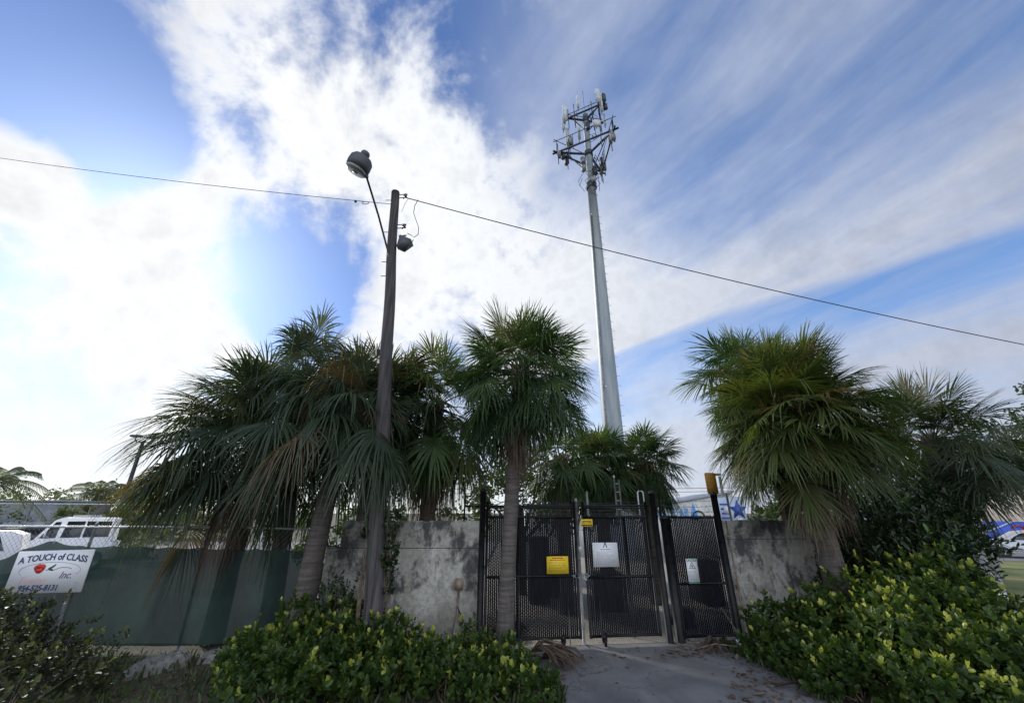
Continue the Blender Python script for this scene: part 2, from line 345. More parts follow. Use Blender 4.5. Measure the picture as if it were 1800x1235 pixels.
P_('lamp_grey', (.085, .09, .10), .6, .2); P_('cabinet', (.018, .02, .024), .6); P_('trash', (.72, .78, .85), .5); P_('insulator', (.03, .028, .03), .3)
M['wall_white'] = mat('painted_wall', (.6, .6, .58), .8, fn=noisy((.5, .5, .48), (.66, .66, .63), 1.5, 5, (1, 1, .4)))
M['wall_grey'] = mat('grey_siding', (.2, .22, .25), .8, fn=noisy((.17, .19, .22), (.25, .27, .29), 1.5, 5))
M['wall_beige'] = mat('beige_stucco', (.6, .5, .4), .85, fn=noisy((.54, .45, .36), (.66, .56, .46), 1.2, 5))
M['roof_grey'] = mat('grey_roof', (.3, .33, .38), .7, fn=noisy((.27, .3, .35), (.36, .38, .42), 2, 4))
M['rock'] = mat('rock', (.2, .2, .2), .95, fn=noisy((.13, .13, .125), (.27, .27, .26), 4, 7, bmp=.9, dist=.05))

# ------------------------------------------------------------------ ground
def sheet(name, poly, z, m, thick=None):
    mb = MB(); mb.add([(x, y, z) for x, y in poly], [list(range(len(poly)))]); o = obj(name, mb, m); return setp(o, kind='structure')
def grid(name, x0, x1, y0, y1, nx, ny, fz, m):
    xs, ys = np.linspace(x0, x1, nx), np.linspace(y0, y1, ny); Xg, Yg = np.meshgrid(xs, ys); Z = fz(Xg, Yg)
    mb = MB(); i = np.arange(nx*ny).reshape(ny, nx)
    mb.add(np.stack([Xg, Yg, Z], -1), np.stack([i[:-1, :-1], i[:-1, 1:], i[1:, 1:], i[1:, :-1]], -1).reshape(-1, 4))
    return setp(obj(name, mb, m, smooth=True), kind='structure')
sheet('ground', [(-900, -300), (900, -300), (900, 1500), (-900, 1500)], -.03, M['soil'])
sheet('grass_field', [(12.5, 10.8), (120, 10.8), (120, 24.6), (12.5, 24.6)], .0, M['lawn'])
sheet('parking_road', [(12.5, 24.65), (160, 24.65), (160, 45), (12.5, 45)], .004, M['asphalt'])
sheet('gravel_yard', [(-1.2, 9.75), (12.3, 9.75), (12.3, 40), (-1.2, 40)], .0, M['gravel'])
sheet('tow_yard_lot', [(-70, 9.8), (-1.4, 9.8), (-1.4, 40), (-70, 40)], .0, M['asphalt'])
def gl(x): return 9.35+.12*np.maximum(x+.6, 0)                    # the line of wall, gate and wall
dl = [PZ(915, 1162, .0), PZ(968, 1200, 0), PZ(985, 1240, 0)]; dr = [PZ(1300, 1148, 0), PZ(1390, 1192, 0), PZ(1470, 1240, 0)]
dp = [(-.9, 9.72), (5.0, 10.25)]
poly = [(0.35, 3.5)]+[(p[0], p[1]) for p in dl[::-1]]+[(-.3, 9.1), (-.65, 9.30), (-.65, 9.55), (5.05, 10.2), (5.0, 9.85)]+[(p[0], p[1]) for p in dr]+[(5.6, 3.5)]
sheet('driveway', poly, .004, M['asphalt'])
sheet('gravel_strip', [(-.7, 9.42), (4.7, 10.02), (4.75, 10.75), (-.7, 10.6)], .010, M['gravel'])

# ------------------------------------------------------------------ concrete walls
def wall(name, label, x0, x1, y, top, rz=0, seam=None, step=None, w=.2):
    t = thing(name, label, 'wall', (x0, y, 0), rz)
    L = (x1-x0)/cos(rz); mb = MB(); nx = 40; pts = [(0, -.05)]+([(step[0], -.05)] if 0 else [])
    prof = [(0, -.1), (L, -.1), (L, top)]+[(L-(i+1)*L/nx, top+.012*sin(i*1.7)+.008*rng.normal()) for i in range(nx-1)]+([(step[0], top), (step[0]-.02, step[1]), (0, step[1]+.03)] if step else [(0, top)])
    if step: prof = [p for p in prof if not (p[0] < step[0] and p[1] > step[1]+.05)]
    mb.prism(prof, (0, 0, 0), (1, 0, 0), (0, 0, 1), -w)
    obj('wall_slab', mb, M['concrete'], t)
    if seam:
        s = MB(); s.box((L/2, -.001, seam), (L-.02, .006, .012)); obj('joint_line', s, M['wall_seam'], t)
    return t
xa, xb = P(572, 975, 9.35)[0], P(843, 915, 9.35)[0]
cw = wall('concrete_wall', 'stained grey concrete wall with a stepped edge left of the black gate', xa, xb, 9.35, 2.33, step=(.30, 1.78), seam=1.80)
# ------------------------------------------------------------------ gate (local frames along the sloping gate line)
GA = math.atan(.12)
def gp(px, py):                                     # photo pixel -> point on the gate plane
    r = ray(px, py); t = (9.35+.12*.6)/(r[1]-.12*r[0]); return np.array([r[0]*t, r[1]*t, CAMZ+r[2]*t])
def G(px, py=1000, dy=0):                            # (u, z) along the gate line, measured from x=-.6
    p = gp(px, py); return (p[0]+.6)/cos(GA), p[2]
def gate_pt(u, off=0): return np.array([-.6+u*cos(GA)-off*sin(GA), 9.35+u*sin(GA)+off*cos(GA), 0])
def slats(mb, u0, u1, z0, z1, y=.02, pitch=.0415):
    n = int((u1-u0)/pitch); q = []
    for i in range(n):
        x = u0+(i+.5)*(u1-u0)/n; zt = z1+.035+.006*rng.normal(); w = .0164
        tw = rng.normal()*.0015
        q += [[(x-w, y+tw, z0), (x+w, y-tw, z0), (x+w, y-tw, zt), (x-w, y+tw, zt)], [(x+w, y+.006, z0), (x-w, y+.006, z0), (x-w, y+.006, zt), (x+w, y+.006, zt)],
              [(x-w, y+.006, z0), (x-w, y+tw, z0), (x-w, y+tw, zt), (x-w, y+.006, zt)], [(x+w, y-tw, z0), (x+w, y+.006, z0), (x+w, y+.006, zt), (x+w, y-tw, zt)]]
    mb.quads(q); return n
def links(mb, u0, u1, z0, z1, n, y=.016):
    """the knots of the diamond mesh where its wires cross in front of the gaps between slats"""
    q = []; pz = .056; h = .0085; w = .009
    for i in range(n+1):
        x = u0+i*(u1-u0)/n
        for k in range(int((z1-z0)/pz)+1):
            z = z0+(k+(.5 if i % 2 else 0))*pz
            if z+h > z1: continue
            q.append([(x-w, y, z), (x, y-.004, z-h), (x+w, y, z), (x, y-.004, z+h)])
            if i < n:                                # wires running across the slat
                x2 = x+(u1-u0)/n; s = .0018
                for zz in ((z, z+pz/2), (z, z-pz/2)): q.append([(x, y-.004, zz[0]-s), (x2, y-.004, zz[1]-s), (x2, y-.004, zz[1]+s), (x, y-.004, zz[0]+s)])
    mb.quads(q)
def leaf(name, label, px0, px1, pmid, ztop, zbot, wheel_px=None, mid_y=1014, rod_px=None):
    u0, u1 = G(px0, 1000)[0], G(px1, 1000)[0]; um = G(pmid, 1000)[0]; zt, zb = ztop, zbot; zm = G(px0, mid_y)[1]
    t = thing(name, label, 'gate', gate_pt(u0), GA); L = u1-u0
    fr = MB()
    for x in (.03, L-.03): fr.tube([(x, 0, zb), (x, 0, zt+.32)], .030, 8)
    fr.tube([(um-u0, 0, zb), (um-u0, 0, zt)], .024, 8)
    for z in (zb+.03, zm, zt): fr.tube([(.03, 0, z), (L-.03, 0, z)], .026, 8)
    fr.tube([(.03, 0, zt+.19), (L-.03, 0, zt+.19)], .018, 8)
    obj('gate_frame', fr, M['black'], t, True)
    s = MB(); n = slats(s, .07, L-.07, zb+.05, zt); obj('privacy_slats', s, M['slat'], t)
    l = MB(); links(l, .07, L-.07, zb+.05, zt, n); obj('chain_link_mesh', l, M['vinyl'], t)
    b = MB()
    for z in (zt+.07, zt+.13, zt+.26): b.tube([(x, 0, z+.004*sin(x*9)) for x in np.linspace(.03, L-.03, 12)], .003, 4)
    obj('top_wire', b, M['dark_steel'], t)
    if wheel_px:
        x = G(wheel_px, 1140)[0]-u0
        w = MB(); w.tube([(x-.025, -.05, .075), (x+.025, -.05, .075)], .075, 16); w.box((x, -.05, .15), (.09, .07, .13)); obj('wheel', w, M['black'], t)
    if rod_px:
        x = G(rod_px, 1100)[0]-u0; r = MB(); r.tube([(x, -.05, .03), (x, -.05, zm*.75)], .011, 6); obj('drop_rod', r, M['dark_steel'], t)
    return t, u0, u1
zt = 2.41
lg, lu0, lu1 = leaf('gate_leaf', 'left leaf of the black slatted gate, with the yellow notice', 852, 1017, 911, zt, .13, 990, rod_px=1000)
rg, ru0, ru1 = leaf('gate_leaf', 'right leaf of the black slatted gate, with the white notice', 1029, 1150, 1105, zt, .13, 1063, rod_px=1056)
def post(name, label, px, py, ztop, r, m, cap=True, off=0):
    p = gate_pt(G(px, py)[0], off); t = thing(name, label, 'post', p)
    a = MB(); a.tube([(0, 0, -.1), (0, 0, ztop)], r, 14); obj('post_shaft', a, m, t, False)
    c = MB(); c.lathe((0, 0, ztop), [(r*1.12, -.02), (r*1.12, .01), (r*.7, .05), (r*.15, .07)], 14); obj('post_cap', c, m, t)
    return t
post('gate_post', 'black round post between the stained wall and the left gate leaf', 846, 1000, 2.95, .065, M['black'])
post('gate_post', 'thick black round post where the right gate leaf is hinged', 1162, 1000, 2.92, .07, M['black'])
post('gate_post', 'heavy black post at the left side of the narrow slatted panel', 1181, 1000, 2.38, .10, M['black'], off=.03)
post('gate_post', 'tall black post at the right wall, below the orange sign', 1278, 1000, 2.9, .075, M['black'])
ct = post('gate_post', 'galvanised silver post in the gap between the two gate leaves', 1022, 1000, 2.75, .030, M['radio'], off=.12)
# lock chain and latch at the meeting stiles
ch = thing('lock_chain', 'silver chain and padlock joining the two gate leaves', 'chain', gate_pt(G(1020, 1010)[0], -.05), GA)
c = MB()
zc = G(1020, 1008)[1]
for i in range(11):
    a = i/10*2*pi; x, z = .17*cos(a), zc-.03+.035*sin(a)*(1+.5*cos(a)); th = i*1.3
    c = MB(); c.tube([(x+.018*cos(k), -.01+.012*sin(k)*sin(th), z+.011*sin(k)) for k in np.linspace(0, 2*pi, 9)], .004, 5, False); obj('chain_link', c, M['galv'], ch)
k = MB(); k.bevbox((.09, -.035, zc-.10), (.055, .03, .06), .008); k.tube([(.07, -.035, zc-.07), (.07, -.035, zc-.03), (.09, -.035, zc-.015), (.11, -.035, zc-.03), (.11, -.035, zc-.07)], .005, 6); obj('padlock', k, M['galv'], ch)
lt = thing('gate_latch', 'pale latch box on the meeting stile, level with the top of the white notice', 'latch', gate_pt(G(1019, 965)[0], -.05), GA)
k = MB(); k.bevbox((0, 0, G(1019, 965)[1]), (.07, .05, .11), .01); obj('latch_body', k, M['antenna'], lt); k = MB(); k.lathe((0, -.03, G(1019, 965)[1]), [(.012, 0), (.012, .02)], 10, Matrix.Rotation(pi/2, 3, 'X')); obj('key_hole', k, M['ink'], lt)
# narrow fixed panel
pu0, pu1 = G(1188, 1000)[0], G(1272, 1000)[0]
pt = thing('fence_panel', 'narrow black slatted panel between the gate and the right wall, with the caution notice', 'fence', gate_pt(pu0), GA); L = pu1-pu0
fr = MB(); zm = G(1230, 1025)[1]
for z in (.1, zm, 2.40): fr.tube([(0, 0, z), (L, 0, z)], .024, 8)

for x in (0, L): fr.tube([(x, 0, .06), (x, 0, 2.44)], .02, 8)
obj('panel_frame', fr, M['black'], pt, True)
s = MB(); n = slats(s, .02, L-.02, .08, 2.40); obj('privacy_slats', s, M['slat'], pt)
l = MB(); links(l, .02, L-.02, .08, 2.40, n); obj('chain_link_mesh', l, M['vinyl'], pt)
b = MB()
for z in (2.52, 2.64, 2.76): b.tube([(x, 0, z-.02*sin(x/L*pi)) for x in np.linspace(-.3, L, 12)], .0035, 4)
for i in range(5):                                   # loose curls of wire
    x0 = -.1+i*.27; r_ = .07+.03*rng.random()
    b.tube([(x0+r_*cos(a)*.6, .03*sin(a*2), 2.52+r_+r_*sin(a)) for a in np.linspace(-.5*pi, 1.3*pi, 14)], .0035, 4)
for x in np.arange(-.25, L, .11):
    for z in (2.52, 2.64, 2.76):
        b.bar((x-.012, 0, z-.014), (x+.012, 0, z+.014), .002, 3); b.bar((x-.012, 0, z+.014), (x+.012, 0, z-.014), .002, 3)
obj('barbed_wire', b, M['dark_steel'], pt)
# upper frame behind the gate
uf = thing('wire_frame', 'black rail frame with upright bars standing above the gate top', 'fence', gate_pt(0, .25), GA)
a = MB(); u_a, u_b = G(818, 890)[0], G(1172, 888)[0]
a.tube([(u_a, 0, G(818, 889)[1]), (u_b, 0, G(1172, 888)[1])], .022, 8)
for px, py in ((818, 866), (912, 872), (1007, 858), (1165, 865)):
    u, z = G(px, py); a.tube([(u, 0, .2), (u, 0, z)], .02, 8)
obj('rails', a, M['black'], uf); b = MB()
for zz in (2.47, 2.56, 2.72): b.tube([(x, 0, zz+.02*sin(x*2)) for x in np.linspace(u_a, u_b, 30)], .003, 4)
obj('barbed_wire', b, M['dark_steel'], uf)

# --- notices on the gate
def notice(name, label, px0, py0, px1, py1, m, off=-.045, group=None):
    u0, z1 = G(px0, py0); u1, z0 = G(px1, py1); t = thing(name, label, 'sign', gate_pt((u0+u1)/2, off)+np.array([0, 0, z0]), GA)
    w, h = u1-u0, z1-z0; mb = MB(); mb.bevbox((0, 0, h/2), (w, .006, h), .002); obj('sign_board', mb, m, t); return t, w, h
def lines(t, w, zs, m, h=.006, ragged=True, x0=None):
    mb = MB()
    for z in zs:                                     # word-like dashes: the print is too small to read
        x, e = -w/2, -w/2+w*(.6+.4*rng.random() if ragged else 1)
        while x < e:
            d_ = min(w*(.05+.12*rng.random()), e-x+.002); mb.box((x+d_/2, -.0042, z), (d_, .0016, h)); x += d_+w*.025
    obj('print_lines', mb, m, t)
t, w, h = notice('notice_sign', 'yellow notice with small black print on the left gate leaf', 960, 977, 999, 1007, M['sign_yellow'])
lines(t, w*.82, np.linspace(h*.12, h*.68, 7), M['ink'], .006); lines(t, w*.5, [h*.90], M['ink_red'], .018, False); lines(t, w*.7, [h*.79], M['ink_red'], .014, False)
t, w, h = notice('notice_sign', 'small yellow tag wired to the top of the right gate leaf', 1020, 912, 1041, 925, M['sign_yellow'])
lines(t, w*.8, [h*.76, h*.55], M['ink'], .02, False); lines(t, w*.85, [h*.2], M['ink'], .028, False)
t, w, h = notice('notice_sign', 'large white notice with a dark peaked emblem on the right gate leaf', 1040, 953, 1087, 995, M['sign_white'])
lines(t, w*.72, list(np.linspace(h*.38, h*.62, 6)), M['ink_grey'], .006); lines(t, w*.8, list(np.linspace(h*.12, h*.32, 4)), M['ink_grey'], .007)
em = MB(); em.prism([(-.045, 0), (-.028, 0), (.004, .075), (.03, 0), (.05, 0), (.012, .10), (-.004, .10)], (0, -.003, h*.80), (1, 0, 0), (0, 0, 1), .003); obj('emblem', em, M['ink_navy'], t)
lines(t, w*.42, [h*.715], M['ink_navy'], .011, False)
u = G(1215, 1000)
t, w, h = notice('notice_sign', 'tall white caution notice with green bands on the narrow slatted panel', 1203, 981, 1229, 1024, M['sign_white'])
for bz, bh in ((.885, .008), (.04, .05)): gb = MB(); gb.box((0, -.0040, h*bz), (w*.98, .0022, h*bh)); obj('green_band', gb, M['ink_green'], t)
text('caution_lettering', 'CAUTION', .060, M['ink_green'], t, (.012, -.0045, h*.935), off=.002)
tri = MB()
for s in (0,):
    pts = [(-.07, 0), (.07, 0), (0, .13)]
    for i in range(3):
        a_, b_ = pts[i], pts[(i+1) % 3]; tri.bar((a_[0], -.005, h*.60+a_[1]), (b_[0], -.005, h*.60+b_[1]), .006, 4)
tri.tube([(.02*cos(a), -.005, h*.60+.045+.02*sin(a)) for a in np.linspace(0, 2*pi, 12)], .004, 4, False); tri.bar((0, -.005, h*.6+.01), (0, -.005, h*.6+.07), .005, 4)
obj('hazard_symbol', tri, M['ink'], t); lines(t, w*.8, np.linspace(h*.12, h*.50, 8), M['ink_grey'], .006)

# orange sign above the right wall
p = gate_pt(G(1270, 900)[0], .22)
os_ = thing('warning_sign', 'faded orange board on a thin double post above the right end of the gate', 'sign', p, GA)
a = MB(); a.tube([(-.035, 0, .0), (-.035, 0, 3.05)], .013, 6); a.tube([(.035, 0, 0), (.035, 0, 2.95)], .013, 6); obj('post', a, M['dark_steel'], os_)
w, h = .29, .50
pr = []
for cx, cz, a0 in ((w/2-.04, h/2-.04, 0), (-w/2+.04, h/2-.04, 90), (-w/2+.04, -h/2+.04, 180), (w/2-.04, -h/2+.04, 270)):
    pr += [(cx+.04*cos(radians(a0+k)), cz+.04*sin(radians(a0+k))) for k in (0, 30, 60, 90)]
a = MB(); a.prism(pr, (-.02, -.02, 3.17), (1, 0, 0), (0, 0, 1), .006); obj('sign_board', a, M['sign_orange'], os_)
a = MB()
for z in (3.06, 3.09, 3.12, 3.2, 3.28): a.box((-.02, -.0275, z), (.18, .002, .008))
obj('print_lines', a, M['rust'], os_)

# right wall
rw0 = gate_pt(G(1284, 1000)[0]); rwt = wall('concrete_wall', 'mouldy grey concrete wall right of the black gate, half behind a palm trunk', rw0[0], rw0[0]+4.3, rw0[1]+.0, 2.33, rz=GA, seam=1.93, w=.2)
# conduit along the right post and litter at its foot
cp = thing('conduit_pipe', 'rusty thin pipe running up the edge of the right wall beside the gate post', 'pipe', gate_pt(G(1289, 1000)[0], -.06))
a = MB(); a.tube([(0, 0, 0), (0, 0, 2.32)], .016, 8); obj('pipe', a, M['rust'], cp)
for z in (.6, 1.3, 2.0): a = MB(); a.box((0, .0, z), (.06, .03, .02)); obj('clip', a, M['galv'], cp)
# junction box on the left wall
jp = P(807, 1026, 9.30)
jb = thing('junction_box', 'weathered electrical box with a hanging conduit on the stained left wall', 'box', (jp[0], 9.35, 0))
a = MB(); a.bevbox((0, -.045, jp[2]), (.17, .09, .2), .012); obj('box_body', a, M['rust'], jb)
a = MB(); a.tube([(0, -.04, jp[2]-.1), (-.01, -.04, jp[2]-.5), (-.05, -.05, .35), (-.06, -.1, .05)], .018, 8); obj('conduit', a, M['rust'], jb)
a = MB(); a.tube([(-.02, -.05, .75), (.12, -.07, .5), (.3, -.12, .3)], .012, 6); obj('loose_cable', a, M['cable'], jb)
#==PART3
# ------------------------------------------------------------------ palms
def nrm(v): return v/(np.linalg.norm(v)+1e-9)
def fan(mb, rg_, o, az, el, pet, R, droop, tone, nseg=42, spread=118, steps=6, stiff=.4, sag=.25):
    """one fan leaf: arched petiole, folded blade, split and drooping tips"""
    d0 = np.array([sin(az)*cos(el), cos(az)*cos(el), sin(el)])
    ts = np.linspace(0, 1, 5)[:, None]
    pp = o+d0*pet*ts+np.array([0, 0, -1.])*sag*pet*ts**2
    A = nrm(pp[-1]-pp[-2]); A = nrm(A+np.array([0, 0, -.25*droop]))
    S = nrm(np.cross(A, [0, 0, 1.])) if abs(A[2]) < .97 else np.array([cos(az), -sin(az), 0])
    roll = rg_.normal()*.35; Nn = np.cross(S, A); S, Nn = S*cos(roll)+Nn*sin(roll), Nn*cos(roll)-S*sin(roll)
    mb.tube(pp, [.020, .016, .013, .011, .009], 4, False, tone*.6+.3)
    th = np.linspace(-radians(spread), radians(spread), nseg)+rg_.normal(size=nseg)*.015
    L = R*(.62+.38*np.cos(th*.62))*(1+rg_.normal(size=nseg)*.06)
    c = np.clip(np.cos(th), 0, 1)**1.5
    fold = .38
    D = np.cos(th)[:, None]*A+np.sin(th)[:, None]*S-(np.abs(np.sin(th))*fold)[:, None]*Nn*.6
    D /= np.linalg.norm(D, axis=1)[:, None]
    Og = pp[-1]+A*(c*R*.22)[:, None]-Nn*(c*R*.06)[:, None]
    dth = 2*radians(spread)/nseg
    side = np.cross(D, Nn); side /= np.linalg.norm(side, axis=1)[:, None]+1e-9
    t = np.array([0, .22, .42, .60, .80, 1.0]) if steps == 6 else np.linspace(0, 1, steps)
    g = droop*(1+rg_.normal(size=nseg)*.35)
    fall = np.clip(t-.25, 0, 1)**1.9*1.35
    # droop: shorten the run as the tip hangs
    C = Og[:, None]+D[:, None]*(L[:, None]*(t-.28*np.minimum(droop, 1.2)*fall))[:, :, None]+np.array([0, 0, -1.])*(L[:, None]*g[:, None]*fall)[:, :, None]
    brk = (rg_.random(nseg) < .10)[:, None]*np.clip(t-.5, 0, 1)*L[:, None]*.7     # snapped tips
    C += np.array([0, 0, -1.])*brk[:, :, None]-D[:, None]*brk[:, :, None]*.8
    C += side[:, None]*(rg_.normal(size=nseg)*.10)[:, None, None]*(t**2)[None, :, None]
    split = .42
    w = np.where(t < split, t*L[:, None]*dth*.52, split*L[:, None]*dth*.50*np.clip((1-t)/(1-split), 0, 1)**.8+.0015)
    w = np.minimum(w, .024)+.001
    up = Nn*.35
    V = np.stack([C-side[:, None]*w[:, :, None]+up*w[:, :, None], C, C+side[:, None]*w[:, :, None]+up*w[:, :, None]], 2)   # seg, t, 3
    k = len(t); idx = np.arange(nseg*k*3).reshape(nseg, k, 3)
    q = np.concatenate([np.stack([idx[:, :-1, i], idx[:, :-1, i+1], idx[:, 1:, i+1], idx[:, 1:, i]], -1).reshape(-1, 4) for i in (0, 1)])
    mb.add(V.reshape(-1, 3), q, tone)
def sabal(label, base, crown, R=1.05, pet=1.15, n=44, tr=.17, m='frond', dead=10, seed=1, lo=-50, nseg=54, group='cabbage palms around the gate', boots=True, extra=(), azb=None, stem_r=None, dr=1.0, name='palm_tree', deadlo=-86, petv=.22):
    """base, crown: world points; extra: (azimuth deg, elevation deg, petiole, R, droop) of single big leaves"""
    rg_ = np.random.default_rng(seed); base = np.array(base, float); crown = np.array(crown, float)
    t = thing(name, label, 'palm', base, 0, group); c = crown-base
    tb = MB(); k = 14; s = np.linspace(0, 1, k)[:, None]
    mid = np.array([c[0]*.35, c[1]*.35, c[2]*.55])
    pts = (1-s)**2*0+2*s*(1-s)*mid+s*s*c; pts[0][2] = -.15
    rr = tr*(1.12-.2*s[:, 0]+.16*np.exp(-s[:, 0]*9)+rg_.normal(size=k)*.015)
    tb.tube(pts, rr, 16); obj('trunk', tb, M['palm_bark'], t, True)
    if boots:                                        # old leaf bases under the crown
        bb = MB()
        for i in range(46):
            a = i*2.4; h = .12+i/46*1.0; r0 = tr*.95
            p0 = c-np.array([0, 0, 1.15-h]); p0 = p0+np.array([sin(a), cos(a), 0])*r0
            out = np.array([sin(a)*.12, cos(a)*.12, .28]); sd = np.array([cos(a), -sin(a), 0])*.045
            bb.add([p0-sd, p0+sd, p0+out+sd*.5, p0+out-sd*.5, p0-sd-out*.1+np.array([sin(a), cos(a), 0])*-.05, p0+sd-out*.1+np.array([sin(a), cos(a), 0])*-.05, p0+out*1.02+sd*.5-np.array([sin(a), cos(a), 0])*.02, p0+out*1.02-sd*.5-np.array([sin(a), cos(a), 0])*.02],
                   [(0, 1, 2, 3), (7, 6, 5, 4), (0, 3, 7, 4), (1, 5, 6, 2), (3, 2, 6, 7), (0, 4, 5, 1)])
        obj('leaf_boots', bb, M['boot'], t)
    cr = MB()
    for i in range(n):
        f = (i+.5)/n; el = radians(min(86, 82+(lo-82)*f**.85+rg_.normal()*13)); az = i*2.39996+rg_.normal()*.2
        if azb is not None and cos(az-radians(azb)) < -.2 and rg_.random() < .35: az += pi
        o = c+np.array([sin(az)*.08, cos(az)*.08, .15-.35*f])
        fan(cr, rg_, o, az, el, pet*(.42+.62*rg_.random()**.7)*(1+.12*sin(f*pi)), R*(1+rg_.normal()*.1), (.10+.75*f+abs(rg_.normal())*.15)*dr, np.clip(.45-.25*f+rg_.normal()*.22+(.2 if f < .15 else 0), 0, .72) if rg_.random() > .03 else 1.0, nseg, sag=.12+.3*f)
    for (azd, eld, pl, RR, dd) in extra:
        fan(cr, rg_, c, radians(azd), radians(eld), pl, RR, dd, np.clip(.3+rg_.normal()*.15, 0, 1), nseg+8, sag=.35)
    obj('crown', cr, M[m], t, tone=True)
    if dead:
        dm = MB()
        for i in range(dead):
            az = i*2.39996+1+rg_.normal()*.3; el = radians(-48+(deadlo+48)*rg_.random())
            fan(dm, rg_, c-np.array([0, 0, .25+.2*rg_.random()]), az, el, pet*.62*(1+rg_.normal()*.2), R*.72, 1.0+.6*rg_.random(), np.clip(.4+rg_.normal()*.25, 0, 1), max(20, nseg-12), spread=75, sag=.35)
        obj('dead_fronds', dm, M['dead'], t, tone=True)
    return t
def below(p, y=None): return np.array([p[0], p[1] if y is None else y, 0.])
B = P(888, 1115, 8.75); B[2] = 0; K = P(915, 655, 8.75)
sabal('straight slender palm with a round green crown standing in front of the left gate leaf', B+np.array([-.02, 0, 0]), K, R=.78, pet=.95, n=92, tr=.142, m='frond', dead=10, seed=11, lo=-36, dr=.45)
B = P(1478, 1050, 8.9); B[2] = 0; K = P(1392, 732, 8.9)
sabal('broad dense palm with a full olive-green crown rising from the right shrubs', B, K, R=.80, pet=1.20, n=210, tr=.20, m='frond_olive', dead=20, seed=5, lo=-20, dr=.32, deadlo=-60)
K = P(1318, 665, 10.6)
sabal('palm crown half hidden above and behind the broad right palm', below(K)+np.array([.3, 0, 0]), K, R=.85, pet=.95, n=56, tr=.17, m='frond', dead=4, seed=6, lo=-35, dr=.4)
K = P(1640, 775, 9.9); B = below(K)-np.array([1.6, 0, 0])
sabal('dark bluish palm at the far right with one long frond reaching over the parked car', B, K, R=.9, pet=.95, n=48, tr=.17, m='frond_blue', dead=2, seed=9, lo=-22, dr=.4, extra=((92, 0, 1.3, 1.15, .4), (82, -6, 1.2, 1.1, .4), (102, 6, 1.2, 1.15, .4)))
B = P(530, 1065, 8.8); B[2] = 0; K = P(605, 748, 9.0)
sabal('leaning palm with long drooping fronds left of the utility pole', B, K, R=.98, pet=1.25, n=62, tr=.19, m='frond_blue', dead=0, seed=21, lo=-4, dr=.98, extra=((222, 8, .95, .9, .9), (158, 12, 1.25, .95, .8), (122, 8, 1.1, .95, .9), (136, 8, 1.75, .95, .9), (148, -2, 1.6, .9, .9), (128, -4, 1.6, .9, .9)), petv=.3)
K = P(462, 770, 9.75); B = P(402, 1000, 10.0); B[2] = 0
sabal('shaggy palm behind the green fence with dark fronds hanging over it', B, K, R=1.0, pet=1.5, n=84, tr=.19, m='frond_blue', dead=10, seed=33, lo=-30, dr=.7, azb=-90, deadlo=-56, extra=((-88, 14, 1.45, 1.25, .5), (-95, -4, 1.4, 1.2, .6), (-80, -16, 1.4, 1.15, .7)))
K = P(538, 668, 9.9); sabal('upright palm whose top rises behind the two shaggy palms on the left', below(K)+np.array([.3, 0, 0]), K, R=.95, pet=1.1, n=40, tr=.18, m='frond_blue', dead=0, seed=41, lo=-15, dr=.9)
K = P(765, 715, 10.6); sabal('green palm standing behind the stained wall, right of the utility pole', below(K), K, R=1.0, pet=1.3, n=64, tr=.18, m='frond', dead=20, seed=52, lo=-50, dr=.6)
K = P(668, 700, 9.9); sabal('palm crown directly behind the utility pole', below(K), K, R=.95, pet=1.05, n=44, tr=.18, m='frond_blue', dead=3, seed=57, lo=-45, dr=.9)
for px, sd, lab, YY in ((1052, 61, 'left one of the two short palms at the foot of the cell tower', 13.2), (1128, 66, 'right one of the two short palms at the foot of the cell tower', 13.6)):
    K = P(px, 815, YY); sabal(lab, below(K), K, R=.66, pet=.74, n=90, tr=.2, m='frond', dead=16, seed=sd, lo=-55, nseg=34, dr=.5)
K = P(985, 810, 12.4); sabal('small palm crown low behind the slender middle palm', below(K), K, R=.75, pet=.65, n=28, tr=.17, m='frond', dead=8, seed=71, lo=-50, nseg=32, dr=.6)

# far palms with feathered fronds
def feather_palm(label, base, crown, L, seed, m='far_leaf', n=18):
    rg_ = np.random.default_rng(seed); t = thing('feather_palm', label, 'palm', base, 0, 'feather palms beyond the tow yard'); c = np.array(crown)-np.array(base)
    a = MB(); a.tube([(0, 0, -.1), c*.5, c], [.2, .16, .13], 8); obj('trunk', a, M['bark'], t)
    cr = MB()
    for i in range(n):
        az = i*2.4; el = radians(65-85*i/n); s = np.linspace(0, 1, 9)[:, None]
        d = np.array([sin(az)*cos(el), cos(az)*cos(el), sin(el)]); p = c+d*L*s+np.array([0, 0, -1])*.55*L*s**2.1
        cr.tube(p, .02, 3, False, .3); q = []
        for j in range(26):
            f = .1+.9*j/26; k = f*8; i0 = min(int(k), 7); o = p[i0]+(p[i0+1]-p[i0])*(k-i0); T = nrm(p[i0+1]-p[i0]); S = nrm(np.cross(T, [0, 0, 1]))
            for sg in (-1, 1):
                tip = o+(S*sg+T*.7)*L*.22*(1.1-f*.6)+np.array([0, 0, -.12*L]); q.append([o-T*.035, o+T*.035, tip+T*.01, tip-T*.01])
        cr.quads(q, np.clip(.5+rg_.normal()*.2, 0, 1))
    obj('crown', cr, M[m], t, tone=True)
def fp(label, px, py, Y, L, seed): K = P(px, py, Y); feather_palm(label, below(K), K, L, seed)
fp('feather palm cut by the left edge of the photo', -12, 850, 26, 3.0, 1)
fp('pale feather palm above the white tow truck, among the far trees', 172, 866, 42, 3.4, 2)

